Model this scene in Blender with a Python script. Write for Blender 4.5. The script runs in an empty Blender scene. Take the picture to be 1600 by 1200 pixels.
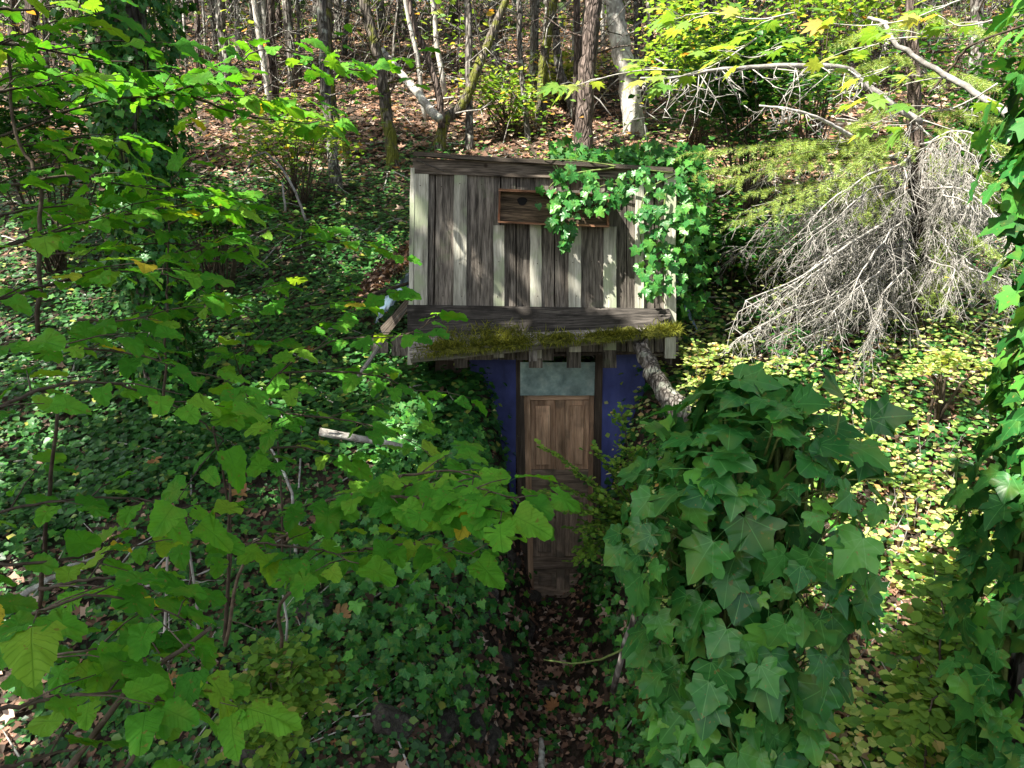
import bpy, math, random
import numpy as np
from mathutils import Vector, Matrix

# ------------------------------------------------------------------ camera, world, sun, exposure
SC = bpy.context.scene
COL = SC.collection
F, PITCH, CZ = 1109.0, math.radians(12.0), 4.0
cp, sp = math.cos(PITCH), math.sin(PITCH)
cam = bpy.data.cameras.new('camera')
cam.lens = 36.0 * F / 1600.0
cam.sensor_width = 36.0
cam.clip_start = 0.05
cam.clip_end = 500
camo = bpy.data.objects.new('camera', cam)
COL.objects.link(camo)
camo.location = (0, 0, CZ)
camo.rotation_euler = (math.radians(90) - PITCH, 0, 0)
SC.camera = camo

SUN = Vector((-0.62, -0.42, 0.95)).normalized()      # direction towards the sun
world = bpy.data.worlds.new('World')
SC.world = world
world.use_nodes = True
wn = world.node_tree
bg = wn.nodes['Background']
sky = wn.nodes.new('ShaderNodeTexSky')
sky.sky_type = 'NISHITA'
sky.sun_disc = False
sky.sun_elevation = math.asin(SUN.z)
sky.sun_rotation = math.atan2(SUN.x, SUN.y)
sky.air_density = 1.0
sky.dust_density = 2.5
hs = wn.nodes.new('ShaderNodeHueSaturation'); hs.inputs['Saturation'].default_value = 0.55
wn.links.new(sky.outputs[0], hs.inputs['Color']); wn.links.new(hs.outputs[0], bg.inputs[0])
bg.inputs[1].default_value = 0.068
sun = bpy.data.lights.new('sun', 'SUN')
sun.energy = 5.0
sun.angle = math.radians(0.5)
sun.color = (1.0, 0.94, 0.84)
suno = bpy.data.objects.new('sun', sun)
COL.objects.link(suno)
suno.rotation_euler = SUN.to_track_quat('Z', 'Y').to_euler()
suno.location = (-20, -14, 30)
vs = SC.view_settings
vs.view_transform = 'Standard'
vs.look = 'None'
vs.exposure = 2.08
vs.gamma = 1.0
vs.use_curve_mapping = False
SC.render.engine = 'CYCLES'
cy = SC.cycles
cy.max_bounces = 6
cy.diffuse_bounces = 3
cy.glossy_bounces = 2
cy.transmission_bounces = 4
cy.use_denoising = True
cy.sample_clamp_indirect = 6.0

rng = np.random.default_rng(7)
R = random.Random(11)

# ------------------------------------------------------------------ helpers
def ray(px, py):
    a, b = (px - 800.0) / F, (600.0 - py) / F
    return np.array([a, cp + b * sp, -sp + b * cp])

def P(px, py, Y):
    """the place seen at that point of the picture on the vertical plane y = Y"""
    d = ray(px, py)
    t = Y / d[1]
    return Vector((d[0] * t, Y, CZ + d[2] * t))

def sstep(a, b, x):
    t = np.clip((x - a) / (b - a), 0, 1)
    return t * t * (3 - 2 * t)

def bumps(x, y):
    return (0.035 * np.sin(2.1 * x + 1.3 * y + 0.4) + 0.03 * np.sin(-1.7 * x + 2.9 * y + 1.9)
            + 0.018 * np.sin(5.3 * x + 3.1 * y) + 0.015 * np.sin(-4.1 * x + 6.7 * y + 2.2)
            + 0.008 * np.sin(11.3 * x - 7.1 * y + 1.0) + 0.008 * np.sin(9.1 * x + 12.7 * y))

def hgt(x, y):
    x = np.asarray(x, float); y = np.asarray(y, float)
    base = 0.4 * y + 0.1 + 0.16 * np.maximum(x - 1.0, 0) * np.exp(-np.maximum(y - 6, 0) / 10) + bumps(x, y)
    base = np.where(y > 9, base - 0.0 * y, base)
    base = base + 0.10 * np.sin(0.35 * x + 0.8) * sstep(8, 14, y)
    far = sstep(30, 50, y)
    base = base * (1 - far) + far * (13.5 + 0.3 * (y - 34) + bumps(x, y))
    low = 0.07 * y + 0.25 * bumps(x * 1.7, y * 1.7)
    xl = -0.22 + (y - 4) * 0.09
    xr = 0.68 + (y - 4) * 0.05
    m = np.maximum(sstep(-0.28 - 0.2 * (6.4 - np.minimum(y, 6.4)) * 0.3, 0.3, xl - x), sstep(-0.3, 0.5, x - xr))
    m = np.maximum(m, sstep(6.5, 6.62, y))
    m = np.maximum(m, 1 - sstep(-2.0, 1.0, y))
    base = np.where(y < -2, -0.7 + bumps(x, y), base)
    return low * (1 - m) + base * m

def hz(x, y):
    return float(hgt(x, y))

def ground_at(px, py, y0=1.0):
    d = ray(px, py)
    d = d / d[1]
    y = y0
    while y < 60:
        x, z = d[0] * y, CZ + d[2] * y
        if z < hz(x, y):
            break
        y += 0.04
    return Vector((d[0] * y, y, hz(d[0] * y, y)))

ORG = {}
def tag(o, label=None, cat=None, group=None, kind=None):
    if label: o['label'] = label
    if cat: o['category'] = cat
    if group: o['group'] = group
    if kind: o['kind'] = kind
    return o

def empty(name, loc, label=None, cat=None, group=None):
    o = bpy.data.objects.new(name, None)
    o.empty_display_size = 0.1
    COL.objects.link(o)
    o.location = loc
    ORG[o] = Vector(loc)
    return tag(o, label, cat, group)

def place(name, mesh, M, parent=None):
    o = bpy.data.objects.new(name, mesh)
    COL.objects.link(o)
    if parent is not None:
        o.parent = parent
        o.matrix_basis = Matrix.Translation(-ORG[parent]) @ M
    else:
        o.matrix_basis = M
    return o

def mesh_np(name, V, Fc, mat, uv=None, rnd=None, smooth=True):
    """V (n,3), Fc (m,3) or (m,4) arrays"""
    me = bpy.data.meshes.new(name)
    V = np.ascontiguousarray(V, dtype=np.float32); Fc = np.ascontiguousarray(Fc, dtype=np.int32)
    k = Fc.shape[1]
    me.vertices.add(len(V)); me.vertices.foreach_set('co', V.ravel())
    me.loops.add(Fc.size); me.loops.foreach_set('vertex_index', Fc.ravel())
    me.polygons.add(len(Fc))
    me.polygons.foreach_set('loop_start', np.arange(0, Fc.size, k, dtype=np.int32))
    me.update(calc_edges=True)
    if smooth:
        me.polygons.foreach_set('use_smooth', np.ones(len(Fc), dtype=bool))
    if uv is not None:
        l = me.uv_layers.new(name='UVMap')
        l.data.foreach_set('uv', np.ascontiguousarray(uv[Fc.ravel()], dtype=np.float32).ravel())
    if rnd is not None:
        a = me.attributes.new('rnd', 'FLOAT', 'FACE')
        a.data.foreach_set('value', np.ascontiguousarray(rnd, dtype=np.float32))
    me.materials.append(mat)
    me.validate()
    return me

class MB:
    def __init__(s):
        s.v, s.f, s.uv, s.sm = [], [], [], True
    def add(s, vs_, fs_, uvs=None):
        n = len(s.v)
        s.v += [tuple(v) for v in vs_]
        s.f += [tuple(i + n for i in f) for f in fs_]
        s.uv += [tuple(u) for u in uvs] if uvs is not None else [(0, 0)] * len(vs_)
    def tube(s, pts, rad, n=6, wob=0.0, cap=True):
        pts = [Vector(p) for p in pts]
        m = len(pts)
        if not hasattr(rad, '__len__'): rad = [rad] * m
        vs_, uvs, fs_ = [], [], []
        prev = None
        L = 0
        for i, p in enumerate(pts):
            t = (pts[min(i + 1, m - 1)] - pts[max(i - 1, 0)])
            if t.length < 1e-9: t = Vector((0, 0, 1))
            t.normalize()
            if prev is None:
                a = t.cross(Vector((0.13, 1, 0.07)))
                if a.length < 1e-3: a = t.cross(Vector((1, 0, 0)))
            else:
                a = prev - t * prev.dot(t)
            a.normalize(); prev = a
            b = t.cross(a)
            if i: L += (pts[i] - pts[i - 1]).length
            for k in range(n):
                th = 2 * math.pi * k / n
                r = rad[i] * (1 + (R.uniform(-wob, wob) if wob else 0))
                vs_.append(p + (a * math.cos(th) + b * math.sin(th)) * r)
                uvs.append((k / n, L))
        for i in range(m - 1):
            for k in range(n):
                k2 = (k + 1) % n
                fs_.append((i * n + k, i * n + k2, (i + 1) * n + k2, (i + 1) * n + k))
        if cap:
            fs_.append(tuple(range(n - 1, -1, -1)))
            fs_.append(tuple((m - 1) * n + k for k in range(n)))
        s.add(vs_, fs_, uvs)
    def slab(s, q, th, nseg=6, jit=0.0, nrm=None):
        """q: tl, tr, br, bl of the front face; th thickness away from the front normal; long direction subdivided"""
        tl, tr, br, bl = [Vector(p) for p in q]
        n = (br - bl).cross(tl - bl).normalized()
        if nrm is not None and n.dot(Vector(nrm)) < 0: n = -n
        w = ((tr - tl).length + (br - bl).length) / 2
        h = ((tl - bl).length + (tr - br).length) / 2
        vertical = h >= w
        vs_, uvs, fs_ = [], [], []
        for i in range(nseg + 1):
            t = i / nseg
            if vertical:
                a, b = bl.lerp(tl, t), br.lerp(tr, t)
            else:
                a, b = bl.lerp(br, t), tl.lerp(tr, t)
            ax = (b - a).normalized()
            ja, jb = R.uniform(-jit, jit), R.uniform(-jit, jit)
            jn = n * R.uniform(-jit, jit) * 0.7
            a2, b2 = a + ax * ja + jn, b + ax * jb + jn
            W = (b2 - a2).length; L = max(w, h) * t
            vs_ += [a2, b2, b2 - n * th, a2 - n * th]
            uvs += [(0, L), (W, L), (W + th, L), (W + 2 * th, L)]
        for i in range(nseg):
            o = i * 4
            for k in range(4):
                fs_.append((o + k, o + (k + 1) % 4, o + 4 + (k + 1) % 4, o + 4 + k))
        fs_.append((3, 2, 1, 0)); e = nseg * 4
        fs_.append((e, e + 1, e + 2, e + 3))
        s.add(vs_, fs_, uvs)
    def build(s, name, mat, parent=None, origin=None, smooth=False, bevel=0, **kw):
        V = np.array(s.v, dtype=float)
        if origin is None:
            c = (V.min(0) + V.max(0)) / 2
            if parent is None: c[2] = V[:, 2].min()
            origin = Vector(c)
        V = V - np.array(origin)
        me = bpy.data.meshes.new(name)
        me.from_pydata([tuple(v) for v in V], [], s.f)
        l = me.uv_layers.new(name='UVMap')
        idx = np.empty(len(me.loops), dtype=np.int32); me.loops.foreach_get('vertex_index', idx)
        l.data.foreach_set('uv', np.array(s.uv, dtype=np.float32)[idx].ravel())
        if smooth: me.polygons.foreach_set('use_smooth', np.ones(len(me.polygons), dtype=bool))
        me.materials.append(mat)
        me.update()
        o = bpy.data.objects.new(name, me)
        COL.objects.link(o)
        if parent is not None:
            o.parent = parent; o.location = Vector(origin) - ORG[parent]
        else:
            o.location = origin
        ORG[o] = Vector(origin)
        if bevel:
            m = o.modifiers.new('bevel', 'BEVEL'); m.width = bevel; m.segments = 1
        tag(o, **kw)
        return o

# ------------------------------------------------------------------ materials
def nmat(name):
    m = bpy.data.materials.new(name); m.use_nodes = True
    nt = m.node_tree
    b = nt.nodes['Principled BSDF']
    return m, nt, b

def N(nt, t, **kw):
    n = nt.nodes.new('ShaderNode' + t)
    for k, v in kw.items(): setattr(n, k, v)
    return n

def ramp(nt, stops, interp='LINEAR'):
    r = N(nt, 'ValToRGB'); r.color_ramp.interpolation = interp
    el = r.color_ramp.elements
    while len(el) > 1: el.remove(el[-1])
    el[0].position = stops[0][0]; el[0].color = (*stops[0][1], 1)
    for p_, c in stops[1:]:
        e = el.new(p_); e.color = (*c, 1)
    return r

def math_(nt, op, a, b=None, c=None):
    n = N(nt, 'Math', operation=op)
    for i, x in enumerate((a, b, c)):
        if x is None: continue
        if isinstance(x, (int, float)): n.inputs[i].default_value = x
        else: nt.links.new(x, n.inputs[i])
    return n.outputs[0]

def mixc(nt, fac, a, b, mode='MIX'):
    n = N(nt, 'Mix', data_type='RGBA', blend_type=mode)
    for i, x in ((0, fac), (6, a), (7, b)):
        if isinstance(x, (int, float)): n.inputs[i].default_value = x
        elif isinstance(x, tuple): n.inputs[i].default_value = (*x, 1)
        else: nt.links.new(x, n.inputs[i])
    return n.outputs[2]

def leaf_material(name, stops, vein=None, veincol=(0.2, 0.4, 0.1), trans=0.35, rough=0.45, spec=0.4, joined=False, veinamt=0.6, noise=True):
    m, nt, b = nmat(name)
    if joined:
        at = N(nt, 'Attribute'); at.attribute_name = 'rnd'; rnd = at.outputs['Fac']
    else:
        rnd = N(nt, 'ObjectInfo').outputs['Random']
    r = ramp(nt, stops); nt.links.new(rnd, r.inputs[0])
    col = r.outputs[0]
    tc = N(nt, 'TexCoord')
    if noise:
        nz = N(nt, 'TexNoise'); nz.inputs['Scale'].default_value = 3.5; nz.inputs['Detail'].default_value = 3
        src = tc.outputs['UV']
        ad = N(nt, 'VectorMath', operation='ADD'); nt.links.new(src, ad.inputs[0]);
        cx = N(nt, 'CombineXYZ'); nt.links.new(math_(nt, 'MULTIPLY', rnd, 37.0), cx.inputs[2]); nt.links.new(cx.outputs[0], ad.inputs[1])
        nt.links.new(ad.outputs[0], nz.inputs['Vector'])
        col = mixc(nt, 1.0, col, mixc(nt, nz.outputs['Fac'], (0.7, 0.72, 0.66), (1.25, 1.22, 1.15)), 'MULTIPLY')
        n5 = N(nt, 'TexNoise'); n5.inputs['Scale'].default_value = 6.5; n5.inputs['Detail'].default_value = 2
        nt.links.new(ad.outputs[0], n5.inputs['Vector'])
        k5 = ramp(nt, [(0.66, (0, 0, 0)), (0.70, (1, 1, 1))]); nt.links.new(n5.outputs['Fac'], k5.inputs[0])
        col = mixc(nt, math_(nt, 'MULTIPLY', k5.outputs[0], 0.7), col, (0.16, 0.12, 0.03))
        n6 = N(nt, 'TexNoise'); n6.inputs['Scale'].default_value = 1.2; nt.links.new(ad.outputs[0], n6.inputs['Vector'])
        k6 = ramp(nt, [(0.5, (0, 0, 0)), (0.75, (1, 1, 1))]); nt.links.new(n6.outputs['Fac'], k6.inputs[0])
        col = mixc(nt, math_(nt, 'MULTIPLY', k6.outputs[0], 0.35), col, (0.2, 0.26, 0.03))
    if vein:
        sx = N(nt, 'SeparateXYZ'); nt.links.new(tc.outputs['UV'], sx.inputs[0])
        x = math_(nt, 'ABSOLUTE', sx.outputs[0]); y = sx.outputs[1]
        if vein == 'palm':
            d = None
            for ang, w in ((0, 1), (38, 1), (82, 1)):
                c_, s_ = math.cos(math.radians(ang)), math.sin(math.radians(ang))
                perp = math_(nt, 'ABSOLUTE', math_(nt, 'SUBTRACT', math_(nt, 'MULTIPLY', x, c_), math_(nt, 'MULTIPLY', y, s_)))
                along = math_(nt, 'ADD', math_(nt, 'MULTIPLY', x, s_), math_(nt, 'MULTIPLY', y, c_))
                pen = math_(nt, 'LESS_THAN', along, 0.0)
                dd = math_(nt, 'ADD', perp, pen)
                d = dd if d is None else math_(nt, 'MINIMUM', d, dd)
            f = math_(nt, 'SUBTRACT', 1.0, math_(nt, 'MULTIPLY', d, 75.0))
            f = math_(nt, 'MAXIMUM', f, 0.0)
        else:
            mid = math_(nt, 'MAXIMUM', math_(nt, 'SUBTRACT', 1.0, math_(nt, 'MULTIPLY', x, 60.0)), 0.0)
            s1 = math_(nt, 'MULTIPLY', math_(nt, 'SUBTRACT', y, math_(nt, 'MULTIPLY', x, 0.85)), 8.0)
            fr = math_(nt, 'ABSOLUTE', math_(nt, 'SUBTRACT', math_(nt, 'FRACT', s1), 0.5))
            sd = math_(nt, 'MAXIMUM', math_(nt, 'SUBTRACT', 1.0, math_(nt, 'MULTIPLY', fr, 9.0)), 0.0)
            f = math_(nt, 'MAXIMUM', mid, math_(nt, 'MULTIPLY', sd, 0.6))
            bp = N(nt, 'Bump'); bp.inputs['Strength'].default_value = 0.5; bp.inputs['Distance'].default_value = 0.004
            nt.links.new(math_(nt, 'SUBTRACT', 1.0, f), bp.inputs['Height']); nt.links.new(bp.outputs[0], b.inputs['Normal'])
        col = mixc(nt, math_(nt, 'MULTIPLY', f, veinamt), col, veincol)
    nt.links.new(col, b.inputs['Base Color'])
    b.inputs['Roughness'].default_value = rough
    b.inputs['Specular IOR Level'].default_value = spec
    tr = N(nt, 'BsdfTranslucent')
    tcol = mixc(nt, 1.0, col, (2.1, 1.75, 0.75), 'MULTIPLY')
    nt.links.new(tcol, tr.inputs[0])
    mx = N(nt, 'MixShader'); mx.inputs[0].default_value = trans
    nt.links.new(b.outputs[0], mx.inputs[1]); nt.links.new(tr.outputs[0], mx.inputs[2])
    nt.links.new(mx.outputs[0], nt.nodes['Material Output'].inputs[0])
    return m

IVY = [(0.0, (0.016, 0.10, 0.022)), (0.45, (0.03, 0.15, 0.03)), (0.82, (0.05, 0.20, 0.038)), (0.95, (0.09, 0.29, 0.045)), (1.0, (0.12, 0.36, 0.05))]
HAZ = [(0.0, (0.038, 0.175, 0.016)), (0.4, (0.062, 0.245, 0.02)), (0.8, (0.10, 0.31, 0.026)), (0.986, (0.19, 0.36, 0.035)), (0.992, (0.42, 0.40, 0.03)), (1.0, (0.45, 0.36, 0.04))]
VMP = [(0.0, (0.08, 0.2, 0.03)), (0.6, (0.15, 0.28, 0.05)), (0.93, (0.28, 0.37, 0.09)), (0.97, (0.36, 0.34, 0.08)), (1.0, (0.34, 0.16, 0.04))]
LIT = [(0.0, (0.035, 0.024, 0.018)), (0.35, (0.10, 0.06, 0.04)), (0.6, (0.19, 0.105, 0.07)), (0.82, (0.31, 0.19, 0.13)), (0.93, (0.42, 0.34, 0.28)), (1.0, (0.36, 0.17, 0.07))]
GRN = [(0.0, (0.010, 0.05, 0.012)), (0.5, (0.024, 0.105, 0.02)), (0.9, (0.048, 0.155, 0.026)), (0.98, (0.13, 0.2, 0.04)), (1.0, (0.3, 0.3, 0.05))]
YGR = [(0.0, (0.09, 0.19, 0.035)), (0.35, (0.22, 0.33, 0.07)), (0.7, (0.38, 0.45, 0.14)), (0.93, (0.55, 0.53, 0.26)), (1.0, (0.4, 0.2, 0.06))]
M_IVY = leaf_material('ivy_leaf_surface', IVY, 'palm', (0.12, 0.34, 0.09), 0.28, 0.36, 0.34, veinamt=0.65)
IVYD = [(p_, tuple(c * k for c, k in zip(c_, (.6, .68, .56)))) for p_, c_ in IVY]  # darkened copy of IVY: foreground shade put into the leaf colour
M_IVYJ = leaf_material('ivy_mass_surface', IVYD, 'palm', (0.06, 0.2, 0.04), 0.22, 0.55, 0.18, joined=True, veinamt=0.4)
M_HAZ = leaf_material('hazel_leaf_surface', HAZ, 'pinn', (0.03, 0.15, 0.01), 0.42, 0.6, 0.15, veinamt=0.4)
M_VMP = leaf_material('vine_maple_leaf_surface', VMP, 'palm', (0.3, 0.45, 0.1), 0.45, 0.5, 0.3, veinamt=0.4)
M_VMPJ = leaf_material('understory_leaf_surface', VMP, None, trans=0.45, rough=0.5, joined=True, noise=False)
M_GRN = leaf_material('ground_leaf_surface', GRN, None, trans=0.3, rough=0.45, joined=True, noise=False)
M_YGR = leaf_material('snowberry_leaf_surface', YGR, None, trans=0.4, rough=0.5, joined=True, noise=False)  # sunlit copy of the snowberry leaf, brightness put into its colour
M_SNB = leaf_material('shaded_snowberry_leaf_surface', [(0.0, (0.05, 0.13, 0.015)), (0.5, (0.10, 0.21, 0.025)), (0.93, (0.17, 0.28, 0.035)), (1.0, (0.3, 0.24, 0.08))], None, trans=0.35, rough=0.55, spec=0.2, joined=True, noise=False)  # darker copy of the snowberry leaf, with shade put into its colour
M_LIT = leaf_material('dry_leaf_surface', LIT, None, trans=0.12, rough=0.7, spec=0.2, joined=True, noise=False)
M_FALL = leaf_material('fallen_leaf_surface', [(0, (0.3, 0.14, 0.06)), (0.5, (0.42, 0.24, 0.12)), (1, (0.5, 0.34, 0.2))], 'palm', (0.2, 0.1, 0.05), 0.15, 0.7, 0.2)
M_NDL = leaf_material('fir_needle_surface', [(0, (0.10, 0.2, 0.045)), (0.5, (0.24, 0.36, 0.08)), (1, (0.42, 0.5, 0.14))], None, trans=0.3, rough=0.5, joined=True, noise=False)
M_CON = leaf_material('far_conifer_surface', [(0, (0.012, 0.035, 0.012)), (0.6, (0.03, 0.075, 0.02)), (1, (0.08, 0.15, 0.03))], None, trans=0.25, rough=0.6, joined=True, noise=False)
M_MOSS = leaf_material('moss_surface', [(0, (0.035, 0.045, 0.008)), (0.5, (0.095, 0.11, 0.014)), (1, (0.21, 0.22, 0.03))], None, trans=0.25, rough=0.8, spec=0.1, joined=True, noise=False)

def rough_material(name, c1, c2, c3, scale=(8, 8, 8), detail=8, moss=None, mossth=0.55, bump=0.5, bdist=0.02, spots=None, rough=0.85, vor=None, uvs=False, ls=2.0, lich=None):
    m, nt, b = nmat(name)
    tc = N(nt, 'TexCoord'); oi = N(nt, 'ObjectInfo')
    mp = N(nt, 'Mapping'); mp.inputs['Scale'].default_value = scale
    ad = N(nt, 'VectorMath', operation='ADD')
    nt.links.new(tc.outputs['UV' if uvs else 'Object'], ad.inputs[0])
    cx = N(nt, 'CombineXYZ'); rr = math_(nt, 'MULTIPLY', oi.outputs['Random'], 51.0)
    for i in range(3): nt.links.new(rr, cx.inputs[i])
    nt.links.new(cx.outputs[0], ad.inputs[1]); nt.links.new(ad.outputs[0], mp.inputs[0])
    nz = N(nt, 'TexNoise'); nz.inputs['Scale'].default_value = 1; nz.inputs['Detail'].default_value = detail; nz.inputs['Roughness'].default_value = 0.65
    nt.links.new(mp.outputs[0], nz.inputs['Vector'])
    r = ramp(nt, [(0.3, c1), (0.5, c2), (0.7, c3)]); nt.links.new(nz.outputs['Fac'], r.inputs[0])
    col = r.outputs[0]; hgt_ = nz.outputs['Fac']
    n2 = N(nt, 'TexNoise'); n2.inputs['Scale'].default_value = ls; n2.inputs['Detail'].default_value = 5
    nt.links.new(ad.outputs[0], n2.inputs['Vector'])
    big = ramp(nt, [(0.3, (0.6, 0.6, 0.6)), (0.7, (1.35, 1.35, 1.35))]); nt.links.new(n2.outputs['Fac'], big.inputs[0])
    col = mixc(nt, 1.0, col, big.outputs[0], 'MULTIPLY')
    if vor:
        v = N(nt, 'TexVoronoi', feature='DISTANCE_TO_EDGE'); v.inputs['Scale'].default_value = 1
        mp2 = N(nt, 'Mapping'); mp2.inputs['Scale'].default_value = vor
        nt.links.new(ad.outputs[0], mp2.inputs[0]); nt.links.new(mp2.outputs[0], v.inputs['Vector'])
        cr = math_(nt, 'MINIMUM', math_(nt, 'MULTIPLY', v.outputs['Distance'], 5.0), 1.0)
        col = mixc(nt, 1.0, col, mixc(nt, cr, (0.35, 0.33, 0.3), (1, 1, 1)), 'MULTIPLY')
        hgt_ = math_(nt, 'ADD', hgt_, cr)
    rv = math_(nt, 'ADD', 0.75, math_(nt, 'MULTIPLY', oi.outputs['Random'], 0.5))
    cc = N(nt, 'CombineColor'); [nt.links.new(rv, cc.inputs[i]) for i in range(3)]
    col = mixc(nt, 1.0, col, cc.outputs[0], 'MULTIPLY')
    if lich:
        n4 = N(nt, 'TexNoise'); n4.inputs['Scale'].default_value = 9; n4.inputs['Detail'].default_value = 6
        nt.links.new(ad.outputs[0], n4.inputs['Vector'])
        k4 = ramp(nt, [(0.55, (0, 0, 0)), (0.64, (1, 1, 1))]); nt.links.new(n4.outputs['Fac'], k4.inputs[0])
        col = mixc(nt, math_(nt, 'MULTIPLY', k4.outputs[0], 0.8), col, lich)
    if moss:
        n3 = N(nt, 'TexNoise'); n3.inputs['Scale'].default_value = 3.3; n3.inputs['Detail'].default_value = 7; n3.inputs['Roughness'].default_value = 0.7
        nt.links.new(ad.outputs[0], n3.inputs['Vector'])
        k = ramp(nt, [(mossth, (0, 0, 0)), (mossth + 0.08, (1, 1, 1))]); nt.links.new(n3.outputs['Fac'], k.inputs[0])
        col = mixc(nt, k.outputs[0], col, moss)
    nt.links.new(col, b.inputs['Base Color'])
    b.inputs['Roughness'].default_value = rough; b.inputs['Specular IOR Level'].default_value = 0.25
    bp = N(nt, 'Bump'); bp.inputs['Strength'].default_value = bump; bp.inputs['Distance'].default_value = bdist
    nt.links.new(hgt_, bp.inputs['Height']); nt.links.new(bp.outputs[0], b.inputs['Normal'])
    return m

BARK = dict(detail=7, bump=0.9, bdist=0.03)
M_BARK = rough_material('grey_bark', (0.045, 0.04, 0.035), (0.14, 0.125, 0.11), (0.3, 0.28, 0.25), (22, 22, 5), vor=(16, 16, 4), lich=(0.34, 0.36, 0.31), **BARK)
M_BARKP = rough_material('pale_bark', (0.13, 0.12, 0.105), (0.3, 0.28, 0.25), (0.5, 0.48, 0.44), (18, 18, 6), lich=(0.5, 0.52, 0.46), **BARK)
M_BARKM = rough_material('mossy_bark', (0.045, 0.038, 0.03), (0.13, 0.11, 0.09), (0.28, 0.25, 0.21), (22, 22, 5), vor=(16, 16, 4), moss=(0.11, 0.12, 0.015), mossth=0.47, **BARK)
M_BARKR = rough_material('reddish_bark', (0.04, 0.03, 0.024), (0.125, 0.095, 0.08), (0.27, 0.215, 0.185), (22, 22, 4), vor=(18, 18, 4), **BARK)
M_BARKL = rough_material('lichened_log_bark', (0.06, 0.054, 0.047), (0.2, 0.18, 0.16), (0.36, 0.34, 0.31), (30, 30, 12), vor=(26, 26, 9), lich=(0.26, 0.28, 0.23), **BARK)
M_TWIG = rough_material('dark_twig', (0.03, 0.022, 0.016), (0.06, 0.045, 0.03), (0.12, 0.095, 0.07), (30, 30, 30), bump=0.3)
M_DEAD = rough_material('pale_dead_twig', (0.13, 0.12, 0.105), (0.29, 0.275, 0.25), (0.48, 0.465, 0.43), (25, 25, 25), bump=0.3)
M_STEM = rough_material('green_vine_stem', (0.05, 0.07, 0.02), (0.11, 0.15, 0.04), (0.2, 0.26, 0.08), (30, 30, 30), bump=0.2)
M_ROCK = rough_material('field_stone', (0.02, 0.017, 0.014), (0.05, 0.044, 0.037), (0.10, 0.09, 0.075), (9, 9, 9), moss=(0.04, 0.05, 0.01), mossth=0.6, bump=0.9)
M_ROCKM = rough_material('mossy_stone', (0.03, 0.035, 0.006), (0.075, 0.08, 0.008), (0.14, 0.14, 0.015), (40, 40, 40), bump=1.0)
M_SOIL = rough_material('forest_soil', (0.012, 0.008, 0.006), (0.032, 0.022, 0.015), (0.07, 0.05, 0.035), (14, 14, 14), bump=1.0, bdist=0.04, moss=(0.018, 0.04, 0.01), mossth=0.56, ls=0.8)
M_METAL = rough_material('galvanised_sheet', (0.035, 0.06, 0.08), (0.06, 0.095, 0.125), (0.09, 0.13, 0.16), (6, 6, 6), rough=0.45, bump=0.1, ls=3)
M_SHEET = rough_material('weathered_metal_plate', (0.1, 0.15, 0.14), (0.2, 0.28, 0.26), (0.33, 0.4, 0.36), (9, 5, 9), rough=0.5, bump=0.2, detail=9, moss=(0.035, 0.045, 0.03), mossth=0.6, ls=3)
M_BLUE = rough_material('blue_painted_plywood', (0.025, 0.032, 0.10), (0.045, 0.058, 0.19), (0.07, 0.085, 0.24), (5, 5, 2), rough=0.7, bump=0.15, detail=8, moss=(0.07, 0.06, 0.06), mossth=0.66)
M_DARKW = rough_material('dark_damp_wood', (0.018, 0.013, 0.01), (0.045, 0.034, 0.025), (0.085, 0.065, 0.05), (40, 40, 3), bump=0.6, bdist=0.01)

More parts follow.
